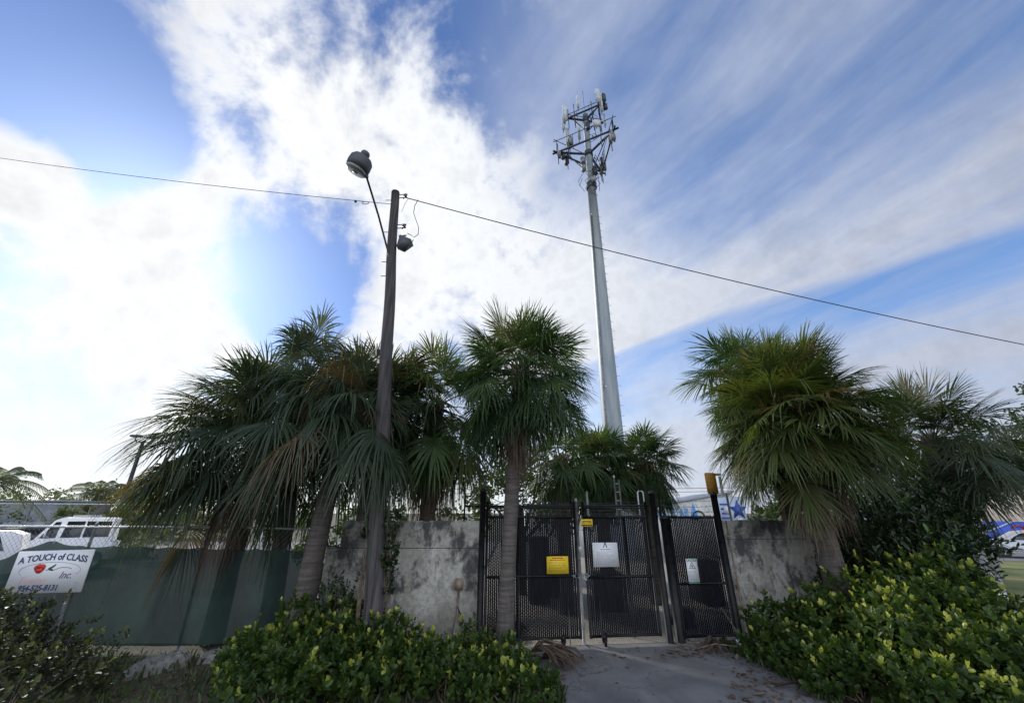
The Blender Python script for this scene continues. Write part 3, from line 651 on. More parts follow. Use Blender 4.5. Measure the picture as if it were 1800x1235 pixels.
# ------------------------------------------------------------------ broadleaf foliage
def leaf_quads(C, D, U, L, W):
    """folded pointed-oval leaves (two quads each) at C, along D, broad in U x D"""
    S = np.cross(D, U); S /= np.linalg.norm(S, axis=1)[:, None]+1e-9; N_ = np.cross(S, D)
    L = L[:, None]; W = W[:, None]
    b = C; tip = C+D*L-N_*L*.10; l1 = C+D*L*.35+S*W+N_*W*.35; l2 = C+D*L*.78+S*W*.78+N_*W*.25-N_*L*.05; r1 = C+D*L*.35-S*W+N_*W*.35; r2 = C+D*L*.78-S*W*.78+N_*W*.25-N_*L*.05
    V = np.stack([b, r1, r2, tip, l2, l1], 1); n = len(C); i = np.arange(n*6).reshape(n, 6)
    return V.reshape(-1, 3), np.concatenate([i[:, [0, 1, 2, 3]], i[:, [0, 3, 4, 5]]])
def unit(r, n):
    v = r.normal(size=(n, 3)); return v/np.linalg.norm(v, axis=1)[:, None]
def shoots(mb, stems, r, base, tipdir, n_leaf, slen, LL, WW, tonebase, tipb):
    """leafy shoots: leaves spiral up a short twig, the youngest pale at its tip"""
    n = len(base); k = n_leaf; f = np.linspace(.12, 1, k)
    up = tipdir
    A = np.cross(up, [.3, .2, 1.]); A /= np.linalg.norm(A, axis=1)[:, None]+1e-9; Bv = np.cross(up, A)
    ph = (np.arange(k)*2.4)[None]+r.random((n, 1))*6.3
    rad = np.cos(ph)[:, :, None]*A[:, None]+np.sin(ph)[:, :, None]*Bv[:, None]
    C = base[:, None]+up[:, None]*(slen[:, None]*f)[:, :, None]
    open_ = (1.05-.75*f)[None, :, None]
    D = up[:, None]*(1-open_*.55)+rad*open_+r.normal(size=(n, k, 3))*.16; D /= np.linalg.norm(D, axis=2)[:, :, None]
    U = up[:, None]*1.0+r.normal(size=(n, k, 3))*.25
    ll = LL*(1.05-.3*f)[None]*(.7+.6*r.random((n, 1)))*(1+r.normal(size=(n, k))*.18); 
    V, Fc = leaf_quads(C.reshape(-1, 3), D.reshape(-1, 3), U.reshape(-1, 3), ll.ravel(), (ll*WW).ravel())
    tone = np.clip(tonebase[:, None]*.55+r.normal(size=(n, k))*.10+tipb[:, None]*np.clip(f-.35, 0, 1)[None]*1.15, 0, 1)
    mb.add(V, Fc, np.repeat(tone.ravel(), 6))
def shrub(name, label, blobs, dens, m, seed, LL=.092, WW=.33, group=None, nl=9, slen=.17, tips=.45, origin=None, cat='shrub', stems=34, sub=0):
    """blobs: (x,y,z,rx,ry,rz) lumps of the plant"""
    r = np.random.default_rng(seed); bl = np.array(blobs, float)
    org = np.array([bl[:, 0].mean(), bl[:, 1].mean(), 0]) if origin is None else np.array(origin)
    t = thing(name, label, cat, org, 0, group); mb = MB()
    if sub:                                          # smaller lumps growing out of the big ones
        ex_ = []
        for (x, y, z, rx, ry, rz) in bl:
            for _ in range(sub):
                d = unit(r, 1)[0]; d[2] = abs(d[2])*.9; k = .22+.2*r.random(); ex_.append([x+d[0]*rx*.95, y+d[1]*ry*.95, z+d[2]*rz*.95, rx*k, ry*k, rz*(k+.1)])
        bl2 = np.vstack([bl*np.array([1, 1, 1, .88, .88, .88]), ex_])
    else: bl2 = bl
    for (x, y, z, rx, ry, rz) in bl2:
        n = int(dens*(rx*ry+ry*rz+rx*rz))
        d = unit(r, n); d[:, 2] = np.abs(d[:, 2])*.95-.28+.12*r.random(n); d /= np.linalg.norm(d, axis=1)[:, None]
        rr = (.5+.5*r.random(n)**.5)*(1+.26*np.sin(d[:, 0]*6+x*3)*np.cos(d[:, 2]*5+d[:, 1]*4+y)+.12*np.abs(r.normal(size=n)))+(r.random(n) < .12)*.42*r.random(n)
        p = np.array([x, y, z])+d*np.array([rx, ry, rz])*rr[:, None]
        keep = p[:, 2] > .03; p, d, rr = p[keep], d[keep], rr[keep]
        td = d*.7+np.array([0, 0, .75])+r.normal(size=d.shape)*.3; td /= np.linalg.norm(td, axis=1)[:, None]
        out = np.clip((rr-.75)/.3, 0, 1); tb = (r.random(len(p)) < tips*(1.1+.8*np.sin(p[:, 0]*2.7+seed)*np.sin(p[:, 2]*3.1+p[:, 1])))*out*(.5+.8*r.random(len(p)))*np.clip(.5+d[:, 2], .2, 1.25)
        clump = .5+.4*np.sin(p[:, 0]*4.1+seed)*np.cos(p[:, 1]*5.3+p[:, 2]*4.7)
        shoots(mb, None, r, p-org, td, nl, slen*(.7+.6*r.random(len(p))), LL, WW, np.clip(clump*.8+r.normal(size=len(p))*.15, 0, 1), tb)
    obj('foliage', mb, M[m], t, tone=True); st = MB()
    for i in range(stems):
        b = bl[r.integers(len(bl))]; d = unit(r, 1)[0]; d[2] = abs(d[2]); e = b[:3]+d*b[3:]*1.02; s = np.array([b[0]+(e[0]-b[0])*.3, b[1]+(e[1]-b[1])*.3, -.05])
        mid = (s+e)/2+r.normal(size=3)*.05; st.tube(np.array([s, mid, e])-org, [.016, .010, .005], 5)
    obj('stems', st, M['twig'], t); return t
def lump(px, py, Y, w, h, d=None, down=True):
    """lump whose top is seen at (px,py) at depth Y; w, h half sizes in metres"""
    p = P(px, py, Y); return (p[0], Y, p[2]-h, w, d or w, h)
grp = 'yellow-green shrubs beside the driveway'
LS = [('cocoplum_shrub', 'yellow-green shrub below the leaning palm trunk, at the left of the driveway', [lump(520, 1075, 8.0, .65, .75), lump(470, 1115, 7.8, .6, .6), lump(590, 1090, 8.0, .55, .65), lump(640, 1110, 7.9, .5, .6), lump(505, 1150, 7.1, .7, .45), lump(600, 1150, 7.2, .6, .45)], 101),
      ('cocoplum_shrub', 'low yellow-green shrub around the base of the utility pole', [lump(690, 1085, 8.2, .45, .7), lump(720, 1125, 7.9, .5, .6), lump(760, 1135, 7.8, .45, .55), lump(690, 1150, 7.3, .6, .45), lump(780, 1150, 7.3, .55, .5)], 102),
      ('cocoplum_shrub', 'shrub tipped with pale new leaves below the slender middle palm', [lump(835, 1115, 8.1, .35, .6), lump(885, 1135, 8.2, .32, .5), lump(850, 1160, 7.5, .5, .4), lump(915, 1170, 7.3, .38, .35), lump(905, 1200, 6.9, .45, .28)], 103)]
for nme, lab, bl, sd in LS: shrub(nme, lab, bl, 118, 'shrub', sd, group=grp, sub=6)
# tall thin shoots
sh = MB()
shrub('cocoplum_shrub', 'thin leafy saplings standing up in front of the stained wall', [lump(590, 1010, 8.4, .14, .45), lump(575, 1040, 8.3, .22, .5), lump(615, 1035, 8.4, .16, .5), lump(625, 1090, 8.3, .18, .4)], 200, 'hedge', 111, LL=.055, stems=12, group=grp)
RS = [('cocoplum_shrub', 'largest yellow-green shrub at the right, under the bluish palm', [lump(1590, 985, 8.2, .75, .95), lump(1530, 1030, 8.0, .7, .85), lump(1660, 1020, 8.1, .8, .9), lump(1560, 1080, 7.4, .9, .75), lump(1650, 1085, 7.3, .9, .75)], 121),
      ('cocoplum_shrub', 'yellow-green shrub running out of the right edge of the photo', [lump(1740, 1090, 7.9, .8, .8), lump(1800, 1105, 7.7, .9, .8), lump(1720, 1120, 7.0, .9, .6), lump(1810, 1150, 6.8, .9, .5), lump(1870, 1100, 7.8, .8, .8)], 122),
      ('cocoplum_shrub', 'darker green shrub against the foot of the right wall', [lump(1370, 1050, 8.9, .55, .8), lump(1430, 1065, 8.6, .6, .8), lump(1345, 1105, 8.6, .4, .45), lump(1470, 1075, 8.1, .6, .75), lump(1400, 1125, 8.2, .5, .45)], 123),
      ('cocoplum_shrub', 'low front part of the right shrubs, overhanging the driveway edge', [lump(1500, 1135, 7.3, .7, .55), lump(1590, 1150, 6.9, .8, .5), lump(1680, 1160, 6.6, .8, .45), lump(1460, 1160, 7.4, .4, .35)], 124)]
for i, (nme, lab, bl, sd) in enumerate(RS): shrub(nme, lab, bl, 112, 'shrub', sd, group=grp, tips=.6 if i != 2 else .2, sub=6)
shrub('dark_shrub', 'dull brownish shrub in front of the tow company sign at the left edge', [lump(-25, 1070, 7.6, .8, .9), lump(-80, 1050, 7.7, 1.1, .9), lump(60, 1115, 7.4, .7, .7), lump(40, 1150, 6.8, 1.0, .6)], 130, 'shrub_dark', 131, LL=.075, tips=.2)
shrub('fig_hedge', 'tall dark leafy hedge tree between the two right palms', [lump(1565, 850, 9.7, 1.0, 1.2), lump(1520, 900, 9.8, .8, 1.1), lump(1600, 890, 9.6, .6, 1.1), lump(1540, 960, 9.4, 1.0, 1.2), lump(1600, 985, 9.2, .7, 1.1), lump(1570, 930, 9.2, 1.0, 1.3), lump(1610, 850, 9.8, .7, 1.2)], 130, 'hedge', 141, LL=.13, WW=.2, nl=9, slen=.3, tips=.12, cat='hedge', stems=30)
shrub('vine', 'leafy vine climbing the lower right side of the utility pole', [lump(694, 870, 8.2, .10, .5), lump(688, 930, 8.2, .12, .55), lump(684, 985, 8.2, .08, .45), lump(652, 900, 8.15, .07, .28), lump(650, 925, 8.1, .07, .2)], 700, 'hedge', 151, LL=.05, WW=.4, slen=.07, nl=6, tips=.1, cat='vine', stems=14)

def tree(label, base, blobs, m, seed, leaf=.12, dens=260, group=None, trunk_r=.16, name='broadleaf_tree'):
    r = np.random.default_rng(seed); base = np.array(base, float); t = thing(name, label, 'tree', base, 0, group)
    bl = np.array(blobs, float); top = bl[:, :3].mean(0)-base; a = MB()
    a.tube([(0, 0, -.1), top*np.array([.3, .3, .45]), top*np.array([.8, .8, .8])], [trunk_r, trunk_r*.8, trunk_r*.5], 8)
    for b in bl:
        e = b[:3]-base; s = top*np.array([.3, .3, .45]); a.tube([s, (s+e)/2+np.array([0, 0, .2]), e], [trunk_r*.5, trunk_r*.3, trunk_r*.12], 6)
        for _ in range(4):
            d = unit(r, 1)[0]; a.tube([e, e+d*b[3:]*.8], [trunk_r*.12, .01], 4)
    obj('trunk', a, M['bark'], t); mb = MB()
    for (x, y, z, rx, ry, rz) in bl:
        n = int(dens*(rx*ry+ry*rz+rx*rz)/leaf**2*.0045)+12; ncl = max(5, n//26)
        cd_ = unit(r, ncl)*(.45+.6*r.random((ncl, 1))**.6); cp_ = np.array([x, y, z])+cd_*np.array([rx, ry, rz])
        C = cp_[r.integers(ncl, size=n*2)]+r.normal(size=(n*2, 3))*np.array([rx, ry, rz])*.13
        V, Fc = leaf_quads(C-base, unit(r, len(C)), unit(r, len(C)), leaf*(.7+.6*r.random(len(C))), leaf*.33*np.ones(len(C)))
        mb.add(V, Fc, np.repeat(np.clip(.45+r.normal(size=len(C))*.22, 0, 1), 6))
    obj('crown', mb, M[m], t, tone=True); return t
def tl(px, py, Y, w, h): p = P(px, py, Y); return (p[0], Y, p[2]-h, w, w, h)
def tr_(label, lumps, m, seed, **k):
    b = [tl(*q) for q in lumps]; x = np.mean([q[0] for q in b]); y = np.mean([q[1] for q in b]); return tree(label, (x, y, 0), b, m, seed, **k)
tr_('dark broadleaf tree filling the gap behind the slender middle palm', [(880, 770, 15, 1.5, 1.3), (950, 790, 15.5, 1.6, 1.2), (910, 820, 14.5, 1.5, 1.0), (1000, 830, 15, 1.3, 1.0), (840, 800, 15.5, 1.3, 1.3)], 'tree_leaf', 201, leaf=.13, dens=300)
tr_('loose broadleaf tree behind the far right palm', [(1745, 715, 16, 1.5, 1.3), (1800, 735, 16.5, 1.9, 1.4), (1700, 745, 16, 1.2, 1.1), (1850, 720, 16, 1.6, 1.4), (1775, 770, 15.5, 1.6, .9), (1720, 790, 15.5, 1.2, .8)], 'tree_leaf', 202, leaf=.13, dens=300)
tr_('low leafy tree behind the stained wall at the left palms', [(590, 880, 14, .9, .8), (650, 885, 14, .9, .7), (720, 880, 14.5, .9, .8), (790, 885, 14, .8, .7), (560, 905, 13.5, .7, .8)], 'tree_leaf', 207, leaf=.12, dens=260)
tr_('bushy tree filling the gap between the leaning trunk and the stained wall', [(575, 925, 12, .5, .9), (600, 935, 12.2, .5, .9)], 'tree_leaf', 208, leaf=.10, dens=300)
# branch of a nearer tree entering at the right edge
tr_('tree off to the right whose twig tips enter at the right edge', [(1800, 672, 10.5, .40, .45), (1870, 640, 10.5, 1.2, 1.0), (1960, 620, 10.7, 1.4, 1.3)], 'tree_leaf', 203, leaf=.10, dens=120)
k = 0
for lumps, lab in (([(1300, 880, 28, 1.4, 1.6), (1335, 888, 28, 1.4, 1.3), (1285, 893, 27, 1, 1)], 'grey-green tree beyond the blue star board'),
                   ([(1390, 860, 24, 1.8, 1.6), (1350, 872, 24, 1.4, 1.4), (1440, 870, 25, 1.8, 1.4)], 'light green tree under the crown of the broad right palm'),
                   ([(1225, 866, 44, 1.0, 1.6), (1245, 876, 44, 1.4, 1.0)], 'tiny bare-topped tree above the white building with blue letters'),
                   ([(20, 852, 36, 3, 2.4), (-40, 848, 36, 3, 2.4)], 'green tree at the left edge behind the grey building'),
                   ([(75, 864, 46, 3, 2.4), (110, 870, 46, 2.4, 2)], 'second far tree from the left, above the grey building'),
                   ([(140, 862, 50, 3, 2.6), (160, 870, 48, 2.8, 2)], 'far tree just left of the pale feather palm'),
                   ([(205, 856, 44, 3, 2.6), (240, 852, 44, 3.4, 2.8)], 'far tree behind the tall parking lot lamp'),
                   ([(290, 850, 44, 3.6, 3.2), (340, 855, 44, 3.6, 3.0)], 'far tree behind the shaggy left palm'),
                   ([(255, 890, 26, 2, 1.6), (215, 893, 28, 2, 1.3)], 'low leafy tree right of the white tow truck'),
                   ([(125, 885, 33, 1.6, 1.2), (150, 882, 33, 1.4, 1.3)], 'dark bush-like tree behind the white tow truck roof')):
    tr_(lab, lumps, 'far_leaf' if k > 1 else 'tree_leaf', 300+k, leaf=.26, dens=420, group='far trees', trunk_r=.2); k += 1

# ------------------------------------------------------------------ ground cover, litter, rock ledge
def ledge(name, label, px0, py0, px1, py1, h, seed):
    a, b = PZ(px0, py0, 0), PZ(px1, py1, 0); L = np.linalg.norm(b-a); r = np.random.default_rng(seed)
    t = thing(name, label, 'rock', (a+b)/2, atan2(b[1]-a[1], b[0]-a[0])); mb = MB(); nx, nr = 22, 9; V = []
    for i in range(nx):
        x = -L/2+L*i/(nx-1); e = sin(pi*min(max(i/(nx-1), .04), .96))**.35
        for j in range(nr):
            th = pi*j/(nr-1); V.append([x+r.normal()*.02, .22*e*cos(th)*(1+r.normal()*.12), h*e*sin(th)**.6*(1+r.normal()*.14)-.03])
    i = np.arange(nx*nr).reshape(nx, nr); mb.add(V, np.stack([i[:-1, :-1], i[1:, :-1], i[1:, 1:], i[:-1, 1:]], -1).reshape(-1, 4)); obj('rock_body', mb, M['rock'], t, True)
ledge('rock_ledge', 'long grey rough slab lying at the foot of the green fence', 215, 1190, 335, 1158, .22, 1)
ledge('rock_ledge', 'short grey slab nearer the shrubs at the foot of the green fence', 350, 1160, 430, 1150, .2, 2)
def litter(name, label, polys, n, fn, m, seed, tone=True):
    pass
r = np.random.default_rng(900)
def scatter(px0, px1, py0, py1, n): 
    return np.array([PZ(px0+(px1-px0)*r.random(), py0+(py1-py0)*r.random(), 0) for _ in range(n)])
# weeds and grass
mb = MB(); Cg = np.vstack([scatter(170, 440, 1150, 1245, 450), scatter(440, 1000, 1160, 1245, 900), scatter(1320, 1800, 1150, 1240, 900), scatter(0, 200, 1120, 1240, 500)])
Cg = Cg[~((Cg[:, 0] > .15) & (Cg[:, 0] < 5.2))]
def along(pl, k, w): 
    o_ = []
    for a_, b_ in zip(pl[:-1], pl[1:]):
        f_ = r.random((k, 1)); o_.append(a_*(1-f_)+b_*f_+np.c_[r.normal(size=(k, 2))*w, np.zeros(k)])
    return np.vstack(o_)
Cg = np.vstack([Cg, along(dl, 260, .05), along(dr, 300, .06), along([gate_pt(5.0, -.12), dr[0]], 120, .05)])
n = len(Cg); D = unit(r, n)*.6+np.array([0, 0, 1.]); D /= np.linalg.norm(D, axis=1)[:, None]; L = .05+.12*r.random(n)
V, Fc = leaf_quads(Cg, D, unit(r, n), L, L*.12); mb.add(V, Fc, np.repeat(np.clip(.4+r.normal(size=n)*.25, 0, 1), 6))
setp(obj('weeds', mb, M['tree_leaf'], tone=True), 'low weeds and grass blades over the dark soil beside the driveway', 'weeds', kind='stuff')
mb = MB(); Cg = np.vstack([scatter(150, 1000, 1140, 1245, 900), scatter(1180, 1330, 1125, 1155, 260), scatter(1290, 1500, 1140, 1240, 350), scatter(900, 1180, 1140, 1160, 50), scatter(1000, 1400, 1150, 1235, 22)]); Cg[:, 2] += .012
n = len(Cg); D = unit(r, n); D[:, 2] = np.abs(D[:, 2])*.25; D /= np.linalg.norm(D, axis=1)[:, None]; L = .04+.09*r.random(n)**2
V, Fc = leaf_quads(Cg, D, np.tile([0, 0, 1.], (n, 1))+unit(r, n)*.3, L, L*.25); mb.add(V, Fc, np.repeat(np.clip(.5+r.normal(size=n)*.25, 0, 1), 6))
setp(obj('leaf_litter', mb, M['dead'], tone=True), 'dry brown leaf litter on the soil and along the driveway edge', 'leaf litter', kind='stuff')
def fallen(label, px, py, az, seed, n=2, R=.8):
    p = PZ(px, py, 0); rg_ = np.random.default_rng(seed); t = thing('fallen_frond', label, 'palm frond', p, 0, 'dead palm fronds on the ground'); mb = MB(); st = MB()
    for i in range(n):
        a = radians(az+rg_.normal()*22); d = np.array([sin(a), cos(a), 0]); s = np.array([cos(a), -sin(a), 0])
        o = rg_.normal(size=3)*.08; o[2] = .05+.04*i
        st.tube([o-d*.6, o-d*.1+np.array([0, 0, .04]), o], [.018, .014, .01], 5)
        for k in range(26):
            th = (k/25-.5)*1.3+rg_.normal()*.05; L = R*(.7+.4*rg_.random()); dd = d*cos(th)+s*sin(th); lift = .05+.16*rg_.random()
            pts = [o, o+dd*L*.35+np.array([0, 0, lift]), o+dd*L*.75+np.array([0, 0, lift*.7])+s*rg_.normal()*.05, o+dd*L+np.array([0, 0, -o[2]+.02])+s*rg_.normal()*.1]
            mb.tube(pts, [.004, .013, .010, .002], 3, False, np.clip(.4+rg_.normal()*.3, 0, 1))
    obj('blade', mb, M['dead'], t, tone=True); obj('stalk', st, M['dead'], t)
fallen('dry brown frond lying at the foot of the slender middle palm, on the driveway edge', 945, 1165, 105, 1, 3, .75)
fallen('pale dry frond on the driveway edge in front of the right shrubs', 1425, 1205, 75, 2, 3, .7)
fallen('dark dead frond heaped against the bottom of the left gate leaf', 868, 1118, 110, 3, 3, .75)
fallen('small dry frond at the foot of the narrow slatted panel', 1270, 1140, 250, 5, 1, .5)
bt = thing('fallen_branch', 'thin bare branch leaning against the right gate post', 'branch', PZ(1318, 1150, 0)); a = MB()
a.tube([(0, 0, 0), (-.12, .1, .35), (-.28, .25, .72)], [.014, .012, .008], 6); a.tube([(-.1, .0, .12), (-.6, .05, .16), (-1.05, .1, .05)], [.013, .011, .006], 6); obj('branch_wood', a, M['twig'], bt)
p = PZ(1305, 1143, 0); tb_ = thing('litter_bag', 'crumpled white and pale blue plastic litter at the foot of the right gate post', 'litter', p); V = []
rr_ = np.random.default_rng(3); mb = MB(); prof = [(.02, 0), (.07, .01), (.085, .06), (.06, .12), (.075, .17), (.03, .2)]; mb.lathe((0, 0, 0), prof, 14)
mb.v[-1] = mb.v[-1]+rr_.normal(size=mb.v[-1].shape)*.012; obj('plastic', mb, M['trash'], tb_, True); mb = MB(); mb.lathe((.03, -.02, .19), [(.03, 0), (.018, .03), (.022, .05)], 10); obj('knotted_end', mb, M['trash'], tb_, True)
#==PART4
# ------------------------------------------------------------------ utility pole and what hangs on it
YB = 8.15; pb, ptp = P(655, 1080, YB), P(694.5, 338, YB); pb = pb+(pb-ptp)/(ptp[2]-pb[2])*pb[2]; pb[2] = 0
up_ = thing('utility_pole', 'weathered wooden pole rising among the left palms', 'pole', pb); c = ptp-pb
a = MB(); s = np.linspace(0, 1, 24)[:, None]; a.tube(c*s+np.array([[.012*sin(i*.9), 0, 0] for i in range(24)]), .172-.066*s[:, 0], 14); obj('pole_shaft', a, M['pole_wood'], up_, True)
def onpole(py, dx=0, dy=0):
    f = 1-(py-338)/(1080-338); q = P(694.5+(655-694.5)*(1-f), py, YB); return q-pb+np.array([dx, dy, 0])
for py in (345, 398):                                # insulator brackets on the right of the pole
    q = onpole(py, .12); b = MB()
    b.tube([q+(-.05, 0, .05), q+(.22, -.02, .05)], .012, 6); b.tube([q+(-.05, 0, -.06), q+(.22, -.02, -.06)], .012, 6); b.tube([q+(.12, 0, -.09), q+(.12, 0, .08)], .012, 6); ins = obj('insulator_bracket', b, M['dark_steel'], up_)
    b = MB(); b.lathe(q+(.17, -.02, -.055), [(.03, 0), (.045, .02), (.03, .05), (.045, .08), (.03, .105)], 14); obj('insulator_spool', b, M['insulator'], ins, True)
for py in (352, 408, 460, 485):
    q = onpole(py); b = MB(); b.tube([q+(-.24, 0, 0), q+(.1, 0, 0)], .009, 6); obj('bolt', b, M['dark_steel'], up_)
# street lamp
sa, sb_ = P(682, 442, YB-.14), P(644, 312, 6.35)
lp = thing('street_lamp', 'bucket-shaped street lamp on a long arm at the top of the utility pole', 'lamp', sa)
v = sb_-sa; a = MB(); a.tube([(0.05, .08, -.25), (0, 0, 0), v*.5+np.array([0, 0, .06]), v+np.array([0, 0, .02])], [.026, .026, .025, .024], 8); obj('lamp_arm', a, M['lamp_grey'], lp, True)
h = P(632, 289, 6.22)-sa; TM = (Matrix.Rotation(radians(12), 3, 'X')@Matrix.Rotation(radians(24), 3, 'Y')).transposed(); hv = lambda z_: h+np.array(Vector((0, 0, z_))@TM)
a = MB(); a.lathe(h, [(.10, .20), (.185, .17), (.235, .10), (.245, -.02), (.235, -.13)][::-1], 28, TM); obj('lamp_head', a, M['lamp_grey'], lp, True)
a = MB(); a.lathe(hv(.18), [(.095, 0), (.095, .10), (.07, .14)], 16, TM); obj('photocell', a, M['lamp_grey'], lp, True)
a = MB(); a.lathe(hv(-.13), [(.228, 0), (.222, -.035), (.20, -.06), (.15, -.07)][::-1], 28, TM); obj('lens', a, M['lens'], lp, True)
a = MB(); a.lathe(hv(-.17), [(.05, -.05), (.06, .02), (.03, .05)], 12, TM); obj('bulb', a, M['antenna'], lp, True)
a = MB(); a.tube([v, h+(.12, .05, -.03)], .045, 10); obj('arm_socket', a, M['lamp_grey'], lp, True)
# flood light
q = P(713, 425, YB-.05); fl = thing('flood_light', 'dark square flood light clamped to the right side of the utility pole', 'lamp', q)
a = MB(); R_ = Matrix.Rotation(radians(28), 3, 'X')
V = np.array([[-.15, -.05, -.12], [.15, -.05, -.12], [.15, -.05, .12], [-.15, -.05, .12], [-.09, .22, -.06], [.09, .22, -.06], [.09, .22, .07], [-.09, .22, .07]])@np.array([[1, 0, 0], [0, 0, 1], [0, -1, 0]]).T
V = V@np.array([[cos(.45), 0, -sin(.45)], [0, 1, 0], [sin(.45), 0, cos(.45)]])*1.1
a.add(V, [(0, 1, 2, 3), (4, 7, 6, 5), (0, 4, 5, 1), (1, 5, 6, 2), (2, 6, 7, 3), (3, 7, 4, 0)]); obj('lamp_housing', a, M['lamp_grey'], fl)
a = MB(); f4 = V[:4]; ctr = f4.mean(0); nn = nrm(ctr-V[4:].mean(0)); g = ctr+(f4-ctr)*.86+nn*.004; a.add(np.vstack([g, g+nn*.012]), [(0, 1, 2, 3), (7, 6, 5, 4), (0, 4, 5, 1), (1, 5, 6, 2), (2, 6, 7, 3), (3, 7, 4, 0)]); obj('glass_face', a, M['lens'], fl)
a = MB(); a.tube([(-.16, 0, .22), (-.17, -.04, .02), (.15, -.04, -.16), (.19, -.02, .05)], .012, 6); a.tube([(-.2, .03, .2), (0, 0, .2)], .018, 6); obj('yoke_bracket', a, M['dark_steel'], fl)
# cables
def cable(name, label, pts, rad, m='cable', sag=0, extra=None, cat='cable'):
    t = thing(name, label, cat, pts[0]); a = MB(); o = np.array(pts[0]); P_ = np.array(pts)-o
    if len(P_) == 2: s = np.linspace(0, 1, 60)[:, None]; P_ = P_[0]+(P_[1]-P_[0])*s+np.array([0, 0, -1.])*sag*4*s*(1-s)
    a.tube(P_, rad, 6); obj('wire', a, M[m], t, True); return t, o
A0 = P(690, 359, YB); z0 = P(0, 265, 9.6)
t, o = cable('overhead_cable', 'thin steel guy wire running left from the pole top across the sky', [A0, A0+(P(-300, 228, 10.5)-A0)], .008, 'dark_steel', .25)
a = MB(); q = P(642, 356.5, 8.92)-o
a.tube([q+(.10*cos(k), 0, .045*sin(k)) for k in np.linspace(0, 2*pi, 14)], .010, 5, False); obj('turnbuckle', a, M['dark_steel'], t)
q = P(625, 354, 8.94)-o; a = MB(); a.bevbox(q, (.06, .05, .08), .01); obj('cable_clamp', a, M['dark_steel'], t)
A1 = P(712, 347, YB); t, o = cable('overhead_cable', 'twisted black service cable running from the pole down to the right across the sky', [A1, P(2060, 655, 10.8)], .0125, 'cable', .30)
ring = P(735, 351, YB)-o; e = P(716, 428, YB)-o
a = MB(); lpx = [(735, 351), (729, 362), (727, 374), (731, 386), (736, 400), (735, 412), (728, 417), (722, 413), (716, 410)]
a.tube([P(x_, y_, YB-.05)-o for x_, y_ in lpx], .009, 6); obj('service_loop', a, M['cable'], t, True)
a = MB(); a.tube([P(706, 372, YB)-o+(0, 0, 0), P(712, 358, YB)-o, P(718, 349, YB)-o], .005, 5); obj('tie_wire', a, M['cable'], t)
for i, (y0, y1) in enumerate(((852, 846), (860, 850))):
    cable('power_line', ('upper' if i == 0 else 'lower')+' one of two faint far power lines low over the yard', [P(700, y0+6, 60), P(1750, y1-4, 60)], .035, 'dark_steel', .6)

# ------------------------------------------------------------------ cell tower
TY = 27.0; Tb = P(1076, 745, TY); Tt = P(1029, 205, TY); ax = (Tt-P(1076, 745, TY)); ax = ax/ax[2]
Tb = Tb-ax*Tb[2]; Tb[2] = 0; tw = thing('cell_tower', 'tall grey steel monopole carrying antennas behind the short palms', 'tower', Tb)
def ta(z): return ax*z                              # point of the mast axis
H = Tt[2]; zs = [0, 8, 14, 14.01, 20, 26, 26.01, 30, 33, H]
def rz(z): return .82-.0153*z
a = MB(); a.tube([ta(z) for z in (0, 7, 14, 20, 29.4)], [rz(z) for z in (0, 7, 14, 20, 29.4)], 12); a.tube([ta(29.3), ta(H+.2)], [.32, .27], 14); obj('mast', a, M['tower'], tw)
a = MB(); a.tube([ta(29.3)+(0, 0, 0), ta(29.9)], [.47, .47], 14); obj('collar', a, M['dark_steel'], tw)
for i in range(64):
    z = 4+i*.36; s = 1 if i % 2 else -1; c_ = ta(z); rr = rz(z)
    for dx in (.88,): a = MB(); a.bar(c_+(rr*.8*(1 if dx > 0 else -1), -rr*.4*s, 0), c_+((rr+.13), -rr*.4*s-.02, 0), .012, 4); obj('climbing_peg', a, M['dark_steel'], tw)
a = MB(); a.tube([ta(6)+(-.68*.7-.12, -.5, 0), ta(26)+(-.35, -.32, 0)], .03, 6); a.tube([ta(6)+(-.68*.7-.05, -.55, 0), ta(26)+(-.27, -.36, 0)], .025, 6); obj('cable_run', a, M['radio'], tw)
Tb3 = Tb
def tp(px, py, Y=None, z=None): return (P(px, py, Y) if z is None else PZ(px, py, z))-Tb3
def array(name, z, corners, rail, rmast=.3, brace=2.6):
    cs = [tp(px, py, z=z) for px, py in corners]; c0 = ta(z); f = MB()
    for c_ in cs:
        f.tube([c0, c_], .11, 8); f.tube([ta(z-brace), c0+(c_-c0)*.72], .05, 6)
    for i in range(3):
        p, q = cs[i], cs[(i+1) % 3]; f.tube([p+(p-q)*.08, q+(q-p)*.08], .09, 8)
    o = obj(name, f, M['dark_steel'], tw); f = MB(); r = .04
    for i in range(3):
        p, q = cs[i]+(0, 0, rail), cs[(i+1) % 3]+(0, 0, rail); f.tube([p+(p-q)*.06, q+(q-p)*.06], .035, 6)
        for s in (0, .3, .7, 1): k = cs[i]+(cs[(i+1) % 3]-cs[i])*s; f.bar(k-(0, 0, .3), k+(0, 0, rail), .03, 5)
    obj('hand_rail', f, M['dark_steel'], o); f = MB(); f.tube([c0-(0, 0, .25), c0+(0, 0, .25)], rmast+.12, 12); obj('collar', f, M['dark_steel'], o)
    return cs
z1 = P(1037, 271, TY)[2]; z2 = P(1030, 212, TY)[2]
lowc = array('antenna_frame', z1, [(979, 268), (1079, 228), (1058, 303)], 1.5, .28)
upc = array('antenna_frame', z2, [(998, 208), (1052, 185), (1056, 216)], .5, .2, 1.6)
def panel(p, hgt, w=.30, d=.16, m='antenna', az=0, name='panel_antenna'):
    a = MB(); a.bevbox(p, (w, d, hgt), .04, az); return obj(name, a, M[m], tw)
